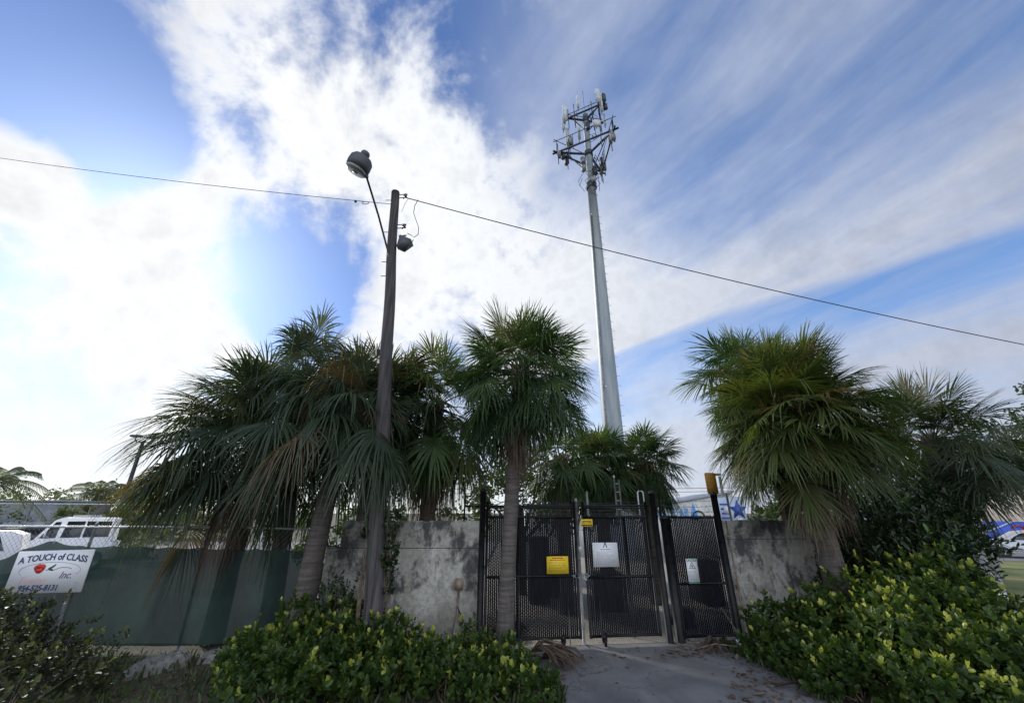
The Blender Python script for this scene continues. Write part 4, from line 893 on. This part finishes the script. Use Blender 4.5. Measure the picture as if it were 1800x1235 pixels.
def mount(p, lo, hi): a = MB(); a.tube([p-(0, 0, lo), p+(0, 0, hi)], .04, 6); obj('mounting_pipe', a, M['dark_steel'], tw)
for (px, y0, y1, Y, w) in ((993, 184, 212, 26, .42), (990, 205, 228, 26.3, .30), (1015.5, 168, 190, 25.5, .22), (1050.5, 157, 180, 24.2, .45), (1056.5, 165, 196, 24.6, .26), (1017, 208, 245, 28.2, .28), (1063, 200, 220, 25.6, .16), (998, 226, 262, 27, .40), (1049, 212, 222, 25, .75)):
    p0, p1 = tp(px, y1, Y), tp(px, y0, Y); c_ = (p0+p1)/2; panel(c_, abs(p1[2]-p0[2]), w, .18); mount(c_+(0, .16, 0), abs(p1[2]-p0[2])*.6, abs(p1[2]-p0[2])*.35)
r = np.random.default_rng(77)
for (px, py, Y) in ((1003, 248, 26.5), (1000, 256, 26.6), (1060, 178, 24.8), (1064, 188, 25), (1061, 172, 24.6), (1076, 236, 24.6), (1073, 246, 25), (1078, 242, 24.5), (1058, 284, 28.6), (1062, 293, 29), (1056, 300, 29), (983, 272, 26.8), (990, 275, 27), (1025, 283, 26.5), (1026, 296, 26.5), (1046, 300, 26.6), (1043, 316, 26.5), (996, 282, 27.5), (1033, 222, 26.6)):
    panel(tp(px, py, Y), .55+.5*r.random(), .32+.15*r.random(), .3, 'radio' if r.random() < .6 else 'dark_steel', r.random()*3, 'radio_unit')
for cs in (lowc, upc):
    for i in range(3):
        for s in (.02, .22, .78, .98):
            k = cs[i]+(cs[(i+1) % 3]-cs[i])*s; mount(k, 1.1+.5*r.random(), .9+.7*r.random())
for j in range(16):                                  # hanging jumper cables
    a = MB(); st = tp(1022+30*r.random(), 268+50*r.random(), 26.4); q = st+(r.normal()*.3, r.normal()*.2, -1.0-1.2*r.random()); a.tube([st, (st+q)/2+(r.normal()*.4, r.normal()*.2, 0), q], .022, 5); obj('jumper_cable', a, M['cable'], tw, True)
for (px, py, rr_2) in ((1062, 190, .35), (1043, 205, .35), (1040, 243, .4), (1047, 240, .3)):
    a = MB(); q = tp(px, py, 25); a.tube([q+(rr_2*cos(k), .1*sin(2*k), rr_2*sin(k)) for k in np.linspace(0, 2*pi, 16)], .02, 5, False); obj('cable_loop', a, M['cable'], tw, True)
a = MB(); k = tp(1024, 160, 26.5); a.tube([k, k-(0, 0, 2.6)], .02, 5); obj('lightning_rod', a, M['dark_steel'], tw)

# ------------------------------------------------------------------ left fence with green screen
FX0, FX1 = -17.0, xa-.06; fe = thing('chain_link_fence', 'chain-link fence covered with dark green screen cloth at the left', 'fence', (FX0, 9.42, 0)); L = FX1-FX0
a = MB(); a.tube([(0, 0, 2.24), (L-2.2, 0, 2.20), (L, 0, 2.16)], .024, 8); obj('top_rail', a, M['galv'], fe, True)
for i in range(6):
    x = .3+i*(L-.4)/5.0; a = MB(); a.tube([(x, .03, -.1), (x, .03, 2.27)], .03, 8); a.lathe((x, .03, 2.27), [(.036, 0), (.02, .04)], 10); obj('fence_post', a, M['galv'], fe, True)
a = MB(); g = .11; n = int((L+2.2)/g)
for i in range(n):
    for sg in (1, -1):
        x0 = -2.2+i*g if sg > 0 else i*g; x1 = x0+sg*2.2; z0_, z1_ = .05, 2.22
        if x1 > L: z1_ = z0_+(z1_-z0_)*(L-x0)/(x1-x0); x1 = L
        if x0 < 0: z0_ = z0_+(z1_-z0_)*(0-x0)/(x1-x0) if sg > 0 else z0_; x0 = 0 if sg > 0 else x0
        if x1 < 0: z1_ = z0_+(z1_-z0_)*(x0)/(x0-x1); x1 = 0
        if x0 > L: continue
        a.bar((x0, .004*sg, z0_), (x1, .004*sg, z1_), .0028, 3)
obj('wire_mesh', a, M['galv'], fe)
def topz(x):
    w = x+FX0; pk = P(95, 948, 9.42); e0 = P(-20, 990, 9.42); pts = [(-30, 1.7), (e0[0], e0[2]), (pk[0], pk[2]), (P(150, 957, 9.42)[0], P(150, 957, 9.42)[2]), (P(300, 960, 9.42)[0], P(300, 960, 9.42)[2]), (P(560, 965, 9.42)[0], P(560, 965, 9.42)[2]), (5, 1.9)]
    return np.interp(w, [p_[0] for p_ in pts], [p_[1] for p_ in pts])
nx, nz = 220, 26; V = []
for j in range(nz):
    for i in range(nx):
        x = L*i/(nx-1); tz = topz(x)-.035*abs(sin((x-.4)/.62*pi)); z = .10+(tz-.10)*j/(nz-1); s = j/(nz-1)
        V.append([x, -.10-.02*abs(sin(x*1.35+.4))*(1-s)-.035*sin(x*7+z*2.2+sin(x*1.3)*2)*(.3+s*.7)-.035*sin(x*3.1-z*5+sin(x*2))-.012*sin(x*13+z*6)*max(0, sin(x*.9)), z-.02*sin(x*2.1)*(1-s)])
i = np.arange(nx*nz).reshape(nz, nx); a = MB(); a.add(V, np.stack([i[:-1, :-1], i[:-1, 1:], i[1:, 1:], i[1:, :-1]], -1).reshape(-1, 4)); obj('screen_cloth', a, M['fabric'], fe, True)

for x in np.arange(.4, L-.2, .62):
    tz = topz(x)-.03; a = MB(); a.tube([(x, -.12, tz-.02), (x, -.13, tz), (x, -.03, tz+.02), (x, 0, tz+.10+.1*(x % .3)), (x, .02, tz+.02)], .005, 5); obj('zip_tie', a, M['antenna'], fe, True)
# ------------------------------------------------------------------ tow company sign
q0, q1, q2 = P(38, 968, 8.55), P(169, 966, 8.9), P(141, 1041, 8.9)
ul = P(36, 970, 8.75); ur = P(169, 966, 8.75); lr = P(140, 1041, 8.75); ll = P(5, 1040, 8.75)
W = np.linalg.norm(ur-ul); Hh = np.linalg.norm(ur-lr)
sp_ = thing('company_sign', 'white tilted sign board of the tow company in front of the green fence', 'sign', (0, 0, 0))
ctr = (ul+ur+lr+ll)/4; ux = nrm(ur-ul); uz = nrm(nrm(ur-lr)-ux*np.dot(nrm(ur-lr), ux)); 
base = P(104, 1110, 8.72); base[2] = 0; sp_.location = Vector([float(k) for k in (ctr[0]-uz[0]*1.6, 8.75, 0)])
sgo = np.array(sp_.location)
uy = np.cross(uz, ux); Rm = Matrix(((ux[0], uy[0], uz[0]), (ux[1], uy[1], uz[1]), (ux[2], uy[2], uz[2])))
bd = bpy.data.objects.new('sign_face', None)
a = MB(); a.bevbox((0, 0, 0), (W, .02, Hh), .003); bo = obj('sign_board', a, M['sign_white'], sp_); bo.location = Vector([float(k) for k in ctr-sgo]); bo.rotation_euler = Rm.to_euler()
bpy.data.objects.remove(bd)
FR = -.0125
text('lettering', 'A TOUCH of CLASS', Hh*.215, M['ink_navy'], bo, (0, FR, Hh*.34), off=.004, sx=.98, arc=.13)
text('lettering', 'Towing', Hh*.24, M['ink_pink'], bo, (-W*.20, FR, -Hh*.20), shear=.35, off=-.002); text('lettering', 'Inc.', Hh*.24, M['ink_navy'], bo, (W*.23, FR, -Hh*.10), shear=.35)
text('lettering', '954-525-8131', Hh*.185, M['ink_navy'], bo, (-W*.07, FR, -Hh*.385), off=.004, shear=.1)
a = MB()
for i in range(3): a.box((W*.40, FR, -Hh*(.28+.05*i)), (W*(.06-.01*i), .002, Hh*.012))
a.box((-W*.1, FR, -Hh*.475), (W*.5, .002, Hh*.012)); obj('small_print', a, M['ink_grey'], bo)
a = MB(); a.tube([(W*.40*cos(k)*1.0, FR, Hh*.02+Hh*.20*sin(k)) for k in np.linspace(-.15*pi, 1.15*pi, 40)], .004, 4, False); obj('oval_line', a, M['ink_grey'], bo)
# rose: petals, leaves and stem
a = MB()
for i, (dx, dz, r_) in enumerate(((0, 0, .085), (-.05, .02, .06), (.04, .03, .06), (.0, -.03, .06), (-.02, .045, .05))):
    a.prism([(r_*1.15*cos(k), r_*.85*sin(k)) for k in np.linspace(0, 2*pi, 16)[:-1]], (-W*.14+dx, FR+.0012-.0006*i, Hh*.07+dz), (1, 0, 0), (0, 0, 1), .0012+.0003*i)
obj('rose_bloom', a, M['ink_red'], bo)
a = MB(); a.tube([(-W*.06, FR, Hh*.04), (W*.04, FR, Hh*.03), (W*.14, FR, Hh*.09), (W*.24, FR, Hh*.08), (W*.28, FR, Hh*.05)], .005, 4)
for dx, dz, an in ((.0, .04, .4), (.05, .07, .7), (.02, .01, -.3)):
    a.prism([(.05*cos(k)*cos(an)-.018*sin(k)*sin(an), .05*cos(k)*sin(an)+.018*sin(k)*cos(an)) for k in np.linspace(0, 2*pi, 12)[:-1]], (dx, FR+.001, Hh*.03+dz), (1, 0, 0), (0, 0, 1), .0015)
obj('rose_stem', a, M['ink_leaf'], bo)
a = MB(); g0 = P(127, 1040, 8.82)-sgo; a.tube([P(100, 1105, 8.85)-sgo-(.35*.35, 0, P(100, 1105, 8.85)[2]), P(100, 1105, 8.85)-sgo, P(150, 968, 8.85)-sgo], .04, 8); obj('sign_post', a, M['galv'], sp_, True)

# ------------------------------------------------------------------ vehicles
def vehicle(name, label, cat, loc, rotz, prof, wins, width, mbody, wheels, wr=.33, taper=.12, zt=None, extra=None, group=None):
    """prof: side outline (x,z); wins: list of outlines for panes on each side"""
    t = thing(name, label, cat, loc, rotz, group); pr = np.array(prof, float); zb = zt if zt else pr[:, 1].max()*.55; zm_ = pr[:, 1].max()
    def hw(z): return width/2-taper*max(0, (z-zb)/(zm_-zb))
    k = len(pr); a = MB(); V = []
    for s in (-1, 1):
        for x, z in pr: V.append([x, s*(hw(z)-.06), z])
    V2 = [];
    for s in (-1, 1):
        c0 = pr.mean(0)
        for x, z in pr: V2.append([x+(c0[0]-x)*.03, s*hw(z), z+(c0[1]-z)*.06])
    allv = V+V2; f = [(i, (i+1) % k, k+(i+1) % k, k+i) for i in range(k)]
    f += [(i, (i+1) % k, 2*k+(i+1) % k, 2*k+i) for i in range(k)]+[(k+i, k+(i+1) % k, 3*k+(i+1) % k, 3*k+i) for i in range(k)]
    f += [list(range(2*k, 3*k)), list(range(3*k, 4*k))[::-1]]
    a.add(allv, f); obj('body', a, M[mbody], t)
    for w in wins:
        for s in (-1, 1):
            a = MB(); a.add([[x, s*(hw(z)+.006), z] for x, z in w]+[[x, s*(hw(z)-.02), z] for x, z in w], [list(range(len(w))), list(range(len(w), 2*len(w)))]+[(i, (i+1) % len(w), len(w)+(i+1) % len(w), len(w)+i) for i in range(len(w))]); obj('side_window', a, M['glass'], t)
    for x in wheels:
        for s in (-1, 1):
            a = MB(); a.tube([(x, s*(width/2-.2), wr), (x, s*(width/2+.01), wr)], wr, 20); wo = obj('wheel', a, M['tyre'], t)
            a = MB(); a.tube([(x, s*(width/2-.0), wr), (x, s*(width/2+.02), wr)], wr*.62, 14); obj('rim', a, M['rim'], wo)
    if extra: extra(t)
    return t
# tow truck behind the fence
p = P(142, 930, 21)
def ex(t):
    a = MB(); a.box((.2, 0, 2.34), (1.4, .3, .08)); obj('light_bar', a, M['antenna'], t)
    a = MB(); a.tube([(-1.02, -.93, 1.45), (-1.25, -1.1, 1.5)], .02, 5); a.box((-1.25, -1.12, 1.6), (.08, .12, .3)); obj('side_mirror', a, M['van_white'], t)
tt_ = vehicle('tow_truck', 'white cab of a tow truck with long side windows behind the green fence', 'truck', (p[0]-.1, 21, 0), .62,
        [(-2.9, .45), (-2.85, 1.15), (-1.75, 1.35), (-1.1, 2.18), (-.8, 2.28), (1.85, 2.26), (1.95, 2.2), (2.0, 1.2), (2.3, 1.15), (2.3, .45)],
        [[(-1.5, 1.42), (-1.0, 2.1), (-.75, 2.1), (-.75, 1.42)], [(-.55, 1.42), (-.45, 2.12), (.4, 2.12), (.4, 1.42)], [(.5, 1.42), (.5, 2.12), (1.75, 2.1), (1.8, 1.42)]], 2.0, 'van_white', (-2.0, 1.5), .4, .12, 1.3, ex); tt_.scale = (.70, .85, 1)
p = P(52, 950, 17.5)
vehicle('sport_utility_car', 'white car with dark side glass, cut by the left edge behind the company sign', 'car', (p[0]-2.5*cos(.72), 17.5-2.5*sin(.72), 0), .72,
        [(-3.2, .4), (-3.2, .95), (-2.3, 1.15), (-1.5, 1.78), (-1.2, 1.84), (2.0, 1.84), (2.35, 1.7), (2.5, 1.1), (2.5, .4)],
        [[(-1.9, 1.18), (-1.35, 1.68), (-.4, 1.70), (-.4, 1.18)], [(-.3, 1.18), (-.3, 1.70), (.8, 1.70), (.8, 1.18)], [(.9, 1.18), (.9, 1.70), (1.8, 1.68), (2.05, 1.18)]], 1.9, 'van_white', (-2.2, 1.6), .36)
p = P(60, 945, 23)
def ex2(t):
    for s in (-1, 1): a = MB(); a.bevbox((1.5, s*.8, 1.0), (.06, .16, .3), .01); obj('tail_light', a, M['lamp_red'], t)
vehicle('dark_pickup', 'dark car with red lights glimpsed between the white car and the tow truck', 'car', (p[0]-.6, 23, 0), .6, [(-2.2, .4), (-2.2, 1.0), (-1.2, 1.15), (-.7, 1.75), (.8, 1.78), (1.4, 1.2), (1.5, 1.1), (1.5, .4)], [[(-.9, 1.2), (-.6, 1.66), (.0, 1.68), (0, 1.2)], [(.1, 1.2), (.1, 1.68), (.75, 1.66), (1.1, 1.2)]], 1.8, 'cabinet', (-1.5, .9), .34, extra=ex2)
p = PZ(1752, 979, 0)
vehicle('parked_car', 'silver car parked beyond the grass at the right edge', 'car', (p[0]+2.2*cos(-.62), max(p[1], 26.0)+2.2*sin(-.62)+.8, 0), -.62, [(-2.2, .3), (-2.25, .72), (-1.9, .88), (-1.15, .98), (-.45, 1.42), (.1, 1.5), (1.1, 1.45), (1.9, 1.05), (2.2, .95), (2.2, .35)],
        [[(-.95, 1.0), (-.4, 1.36), (.1, 1.42), (.1, 1.0)], [(.18, 1.0), (.18, 1.42), (.95, 1.36), (1.45, 1.03)]], 1.75, 'car_silver', (-1.4, 1.35), .32)
# ------------------------------------------------------------------ far buildings and street furniture
def building(name, label, x0, x1, y, h, m, d=5, rz=0, roof=None, extra=None):
    t = thing(name, label, 'building', ((x0+x1)/2, y, 0), rz); a = MB(); a.box((0, d/2, h/2), (x1-x0, d, h)); obj('wall', a, M[m], t); w = x1-x0
    a = MB(); a.box((0, d/2, h+.06), (w+.3, d+.3, .12)); obj('roof_edge', a, M['roof_grey'], t)
    if extra: extra(t, w)
    return t
xb0, xb1 = P(-40, 890, 36)[0], P(98, 890, 36)[0]
def exg(t, w):
    a = MB(); a.box((0, -.03, 1.1), (w*.92, .05, 1.3)); obj('shutter_band', a, M['roof_grey'], t)
building('low_building', 'low grey building beyond the tow yard at the left', xb0, xb1, 36, P(50, 881, 36)[2], 'wall_grey', extra=exg)
# far rail fence at left
a0, a1 = P(0, 883, 30), P(330, 887, 30); rf = thing('rail_fence', 'plain far fence with a pale top rail beyond the tow yard', 'fence', (a0[0], 30, 0)); a = MB(); a.tube([(-8, 0, a0[2]), (a1[0]-a0[0], 0, a1[2])], .05, 6); obj('top_rail', a, M['antenna'], rf)
for i in range(7):
    a = MB(); a.tube([(-6+i*4.2, 0, 0), (-6+i*4.2, 0, 2.9)], .045, 6); obj('fence_post', a, M['galv'], rf)
# tall parking lamp
lp0 = P(213, 893, 30); lt_ = P(252, 775, 30); ql = thing('parking_lamp', 'tall thin lamp post with two flat heads behind the tow truck', 'lamp', (lp0[0], 30, 0)); o = np.array((lp0[0], 30, 0))
a = MB(); a.tube([(-.0, 0, -.1), lt_-o], [.16, .11], 8); obj('pole_shaft', a, M['dark_steel'], ql)
for px, py in ((240, 766), (268, 768)):
    h_ = P(px, py, 30)-o; a = MB(); a.bevbox(h_, (.72, .45, .16), .04); hd = obj('lamp_head', a, M['lamp_grey'], ql)
    a = MB(); a.tube([h_+(0, 0, -.06), h_+(0, 0, -.38), lt_-o+(0, 0, -.1)], .045, 6); obj('lamp_arm', a, M['dark_steel'], hd)
# white building with blue letters
w0, w1 = P(1168, 890, 27), P(1246, 880, 27); hA, hB = P(1168, 887, 27)[2], P(1246, 873, 27)[2]
wb = thing('white_building', 'white wall with big blue letters seen over the right gate leaf', 'building', (w0[0], 27, 0)); Wb = w1[0]-w0[0]
a = MB(); a.prism([(-6, 0), (Wb+1.6, 0), (Wb+1.6, hB+.25), (0, hA), (-6, hA-1.0)], (0, 0, 0), (1, 0, 0), (0, 0, 1), -6); obj('wall', a, M['wall_white'], wb)
a = MB(); a.prism([(-6.1, hA-1.0), (0, hA+.01), (Wb+1.7, hB+.26), (Wb+1.7, hB+.36), (0, hA+.10), (-6.1, hA-.9)], (0, -.1, 0), (1, 0, 0), (0, 0, 1), -6.2); obj('roof_edge', a, M['roof_grey'], wb)
lx = P(1185, 900, 27)-np.array((w0[0], 27, 0)); text('wall_lettering', 'ALL STAR', .75, M['ink_sky'], wb, (P(1183, 900, 27)[0]-w0[0], -.03, P(1183, 901, 27)[2]), off=.012, sx=.62)
q = P(1220, 904, 27); a = MB(); a.prism([(-.28, -.3), (.28, -.3), (.03, .72)], (q[0]-w0[0], -.02, q[2]), (1, 0, 0), (0, 0, 1), .02); obj('blue_cone_mark', a, M['ink_sky'], wb)
a = MB(); q = P(1228, 906, 27); a.tube([(q[0]-w0[0]+.38*cos(k), -.04, q[2]-.1+.38*sin(k)) for k in np.linspace(0, pi, 14)], .04, 5); obj('arc_mark', a, M['ink'], wb)
# star board
s0, s1 = P(1259, 874, 20), P(1305, 874, 20); hb = P(1280, 874, 20)[2]; sb2 = thing('billboard', 'pale blue board with a dark blue star above the right wall', 'sign', (s0[0], 20, 0)); w = s1[0]-s0[0]
a = MB(); a.bevbox((w/2, 0, hb-.75), (w, .08, 1.5), .01); obj('sign_board', a, M['board_blue'], sb2)
a = MB()
for x in (.1, w-.1): a.tube([(x, .08, 0), (x, .08, hb)], .05, 8)
a.tube([(0, 0, hb), (w, 0, hb)], .04, 6); obj('board_frame', a, M['galv'], sb2)
st_ = [(r_*cos(k), r_*sin(k)) for k, r_ in zip(np.arange(10)*pi/5+pi/2, [.46, .19]*5)]; a = MB(); a.prism(st_, (w*.72, -.05, hb-.55), (1, 0, 0), (0, 0, 1), .015); obj('star_emblem', a, M['ink_blue'], sb2)
a = MB(); a.prism([(-.22, -.2), (.22, -.2), (.1, .12), (-.1, .12)], (w*.72, -.05, hb-1.02), (1, 0, 0), (0, 0, 1), .018); obj('emblem_base', a, M['sign_white'], sb2)
a = MB()
for i in range(5): a.box((w*.24, -.046, hb-.3-.2*i), (w*(.36-.03*(i % 3)), .012, .07))
obj('print_lines', a, M['ink_blue'], sb2); a = MB(); a.box((w*.30, -.055, hb-.55), (w*.22, .014, .3)); obj('white_patch', a, M['sign_white'], sb2)
p = P(1283, 900, 19.6); gp_ = thing('steel_post', 'thin green-grey post standing in front of the star board', 'post', (p[0], 19.6, 0)); a = MB(); a.tube([(0, 0, 0), (0, 0, P(1281, 866, 19.6)[2])], .05, 8); obj('post_shaft', a, M['lamp_grey'], gp_); a = MB(); a.lathe((0, 0, P(1281, 866, 19.6)[2]), [(.06, 0), (.03, .06)], 8); obj('post_cap', a, M['galv'], gp_)
p = P(1270, 865, 24); sl_ = thing('parking_lamp', 'slender pale lamp post with a small head beside the orange sign', 'lamp', (p[0], 24, 0)); zt_ = P(1264, 832, 24)
a = MB(); a.tube([(0, 0, 0), (0, 0, zt_[2]-.15)], [.11, .08], 8); obj('pole_shaft', a, M['galv'], sl_); a = MB(); a.bevbox((-.2, 0, zt_[2]-.05), (.6, .3, .12), .04); obj('lamp_head', a, M['lamp_grey'], sl_)
# equipment inside the yard
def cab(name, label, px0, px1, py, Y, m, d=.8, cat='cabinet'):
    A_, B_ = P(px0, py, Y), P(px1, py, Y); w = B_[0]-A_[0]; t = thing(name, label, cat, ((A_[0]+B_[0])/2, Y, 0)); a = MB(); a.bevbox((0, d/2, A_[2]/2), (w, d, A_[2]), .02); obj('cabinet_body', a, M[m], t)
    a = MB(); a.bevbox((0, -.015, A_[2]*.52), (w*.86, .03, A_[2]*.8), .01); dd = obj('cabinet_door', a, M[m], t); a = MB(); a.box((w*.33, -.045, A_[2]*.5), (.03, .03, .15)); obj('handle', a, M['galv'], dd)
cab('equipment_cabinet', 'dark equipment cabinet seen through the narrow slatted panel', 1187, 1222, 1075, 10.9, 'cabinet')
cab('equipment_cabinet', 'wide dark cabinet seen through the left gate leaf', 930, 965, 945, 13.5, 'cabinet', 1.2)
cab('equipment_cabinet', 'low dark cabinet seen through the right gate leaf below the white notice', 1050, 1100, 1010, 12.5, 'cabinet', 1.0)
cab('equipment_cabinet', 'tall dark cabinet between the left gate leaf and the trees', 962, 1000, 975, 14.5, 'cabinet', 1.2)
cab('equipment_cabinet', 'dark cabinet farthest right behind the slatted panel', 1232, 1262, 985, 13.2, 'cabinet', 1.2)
sx0, sx1 = P(925, 890, 18)[0], P(988, 890, 18)[0]; building('equipment_shelter', 'pale equipment shelter whose roof shows over the left gate leaf', sx0, sx1, 18, P(950, 890, 18)[2], 'wall_white', 3)
# pale pipes and ladder over the gate
pg = thing('pipe_stand', 'pair of pale pipes with rungs rising behind the top of the right gate leaf', 'pipe stand', (*P(1087, 890, 11.6)[:2], 0)); zt_ = P(1083, 840, 11.6)[2]
a = MB(); a.tube([(-.05, 0, 0), (-.05, 0, zt_)], .022, 6); a.tube([(.08, 0, 0), (.08, 0, zt_-.05)], .022, 6)
for i in range(5): a.bar((-.05, 0, zt_-.15-.22*i), (.08, 0, zt_-.15-.22*i), .014, 5)
obj('pipes', a, M['galv'], pg); a = MB(); a.lathe((-.05, 0, zt_), [(.03, 0), (.035, .05), (.01, .08)], 8); obj('pipe_cap', a, M['antenna'], pg)
pg = thing('pipe_hoop', 'pale upside-down pipe hoop next to the right hinge post', 'pipe', gate_pt(G(1140, 900)[0], .35), GA); a = MB(); zt_ = P(1140, 868, 9.9)[2]+.05
a.tube([(-.06, 0, .6), (-.06, 0, zt_), (-.03, 0, zt_+.03), (.05, 0, zt_+.03), (.08, 0, zt_), (.08, 0, .6)], .016, 6); obj('hoop', a, M['antenna'], pg, True)
a = MB(); a.box((0.01, 0, zt_-.55), (.15, .02, .04)); obj('bracket', a, M['galv'], pg)
pg = thing('pipe_stub', 'single short pale pipe over the left end of the right gate leaf', 'pipe', (*P(1033, 890, 10.8)[:2], 0)); a = MB(); zt_ = P(1033, 866, 10.8)[2]; a.tube([(0, 0, 0), (0, 0, zt_)], .028, 8); obj('pipe', a, M['antenna'], pg); a = MB(); a.lathe((0, 0, zt_), [(.035, 0), (.015, .04)], 8); obj('pipe_cap', a, M['radio'], pg)
# right: beige building, grey roof, tank, leaning post, painted trailer
bx0, bx1 = P(1640, 900, 34)[0], P(2000, 900, 34)[0]
building('beige_building', 'large beige building behind the far right palm', bx0, bx1, 36, P(1750, 852, 36)[2], 'wall_beige', 6)
gx = P(1690, 900, 17); gr = thing('grey_shed', 'grey sloping roof and gable showing left of the beige building', 'building', (gx[0], 17, 0)); zt_ = P(1676, 880, 17)[2]; z2_ = P(1698, 922, 17)[2]
a = MB(); a.prism([(-4, 0), (.55, 0), (.55, z2_-.3), (.30, z2_+.0), (-.1, zt_-.25), (-.5, zt_), (-4, zt_+1.2)], (0, 0, 0), (1, 0, 0), (0, 0, 1), -2.5); obj('gable_wall', a, M['roof_grey'], gr)
a = MB(); a.tube([(.58, .1, z2_-.3), (.33, .1, z2_), (-.1, .1, zt_-.22), (-.5, .1, zt_+.03)], .05, 6); obj('roof_edge', a, M['galv'], gr)
tx = P(1710, 920, 22); tk = thing('vent_tank', 'rounded grey cylinder between the grey gable and the painted trailer', 'tank', (tx[0], 22, 0)); zt_ = P(1708, 918, 22)[2]
a = MB(); a.lathe((0, 0, 0), [(.36, 0), (.36, zt_-.2), (.30, zt_-.06), (.12, zt_)], 20); obj('tank_body', a, M['roof_grey'], tk, True); a = MB(); a.lathe((0, 0, zt_-.35), [(.375, 0), (.375, .05)], 20); obj('band', a, M['galv'], tk)
t0, t1 = P(1722, 930, 31), P(1830, 930, 31); trl = thing('painted_trailer', 'dark blue trailer with red and white graffiti-like lettering behind the silver car', 'trailer', (t0[0], 31, 0)); w = t1[0]-t0[0]; hz_ = P(1790, 919, 31)[2]
a = MB(); a.prism([(0, .5), (w, .5), (w, hz_+.1), (w*.6, hz_+.08), (0, hz_-.75)], (0, 0, 0), (1, 0, 0), (0, 0, 1), -2.2); obj('trailer_body', a, M['ink_blue'], trl)
a = MB(); r = np.random.default_rng(4)
for i in range(16):
    x = w*(.30+.65*r.random()); z = hz_-.1-.9*r.random(); a.tube([(x, -.02, z), (x+.5, -.02, z+.15), (x+.9, -.02, z+.02), (x+1.3, -.02, z+.14)], .06, 4)
obj('red_lettering', a, M['ink_red'], trl); a = MB(); a.tube([(0, 0, hz_-.72), (w*.6, 0, hz_+.12), (w, 0, hz_+.14)], .05, 5); obj('top_trim', a, M['antenna'], trl)
for x in (w*.2, w*.8): a = MB(); a.tube([(x, .05, .4), (x, .3, .4)], .4, 16); wo = obj('wheel', a, M['tyre'], trl); a = MB(); a.tube([(x, .0, .4), (x, .06, .4)], .22, 12); obj('rim', a, M['rim'], wo)
q0_, q1_ = P(1733, 965, 10.6), P(1763, 1045, 10.4); lpst = thing('leaning_post', 'pale grey slanting post beyond the right shrubs', 'post', (q1_[0], 10.4, 0)); o = np.array((q1_[0], 10.4, 0)); a = MB(); a.tube([(.15, 0, 0), q1_-o, q0_-o], [.075, .075, .07], 10); obj('post_shaft', a, M['galv'], lpst, True)
a = MB(); a.lathe(q0_-o, [(.085, 0), (.04, .05)], 10); obj('post_cap', a, M['galv'], lpst)
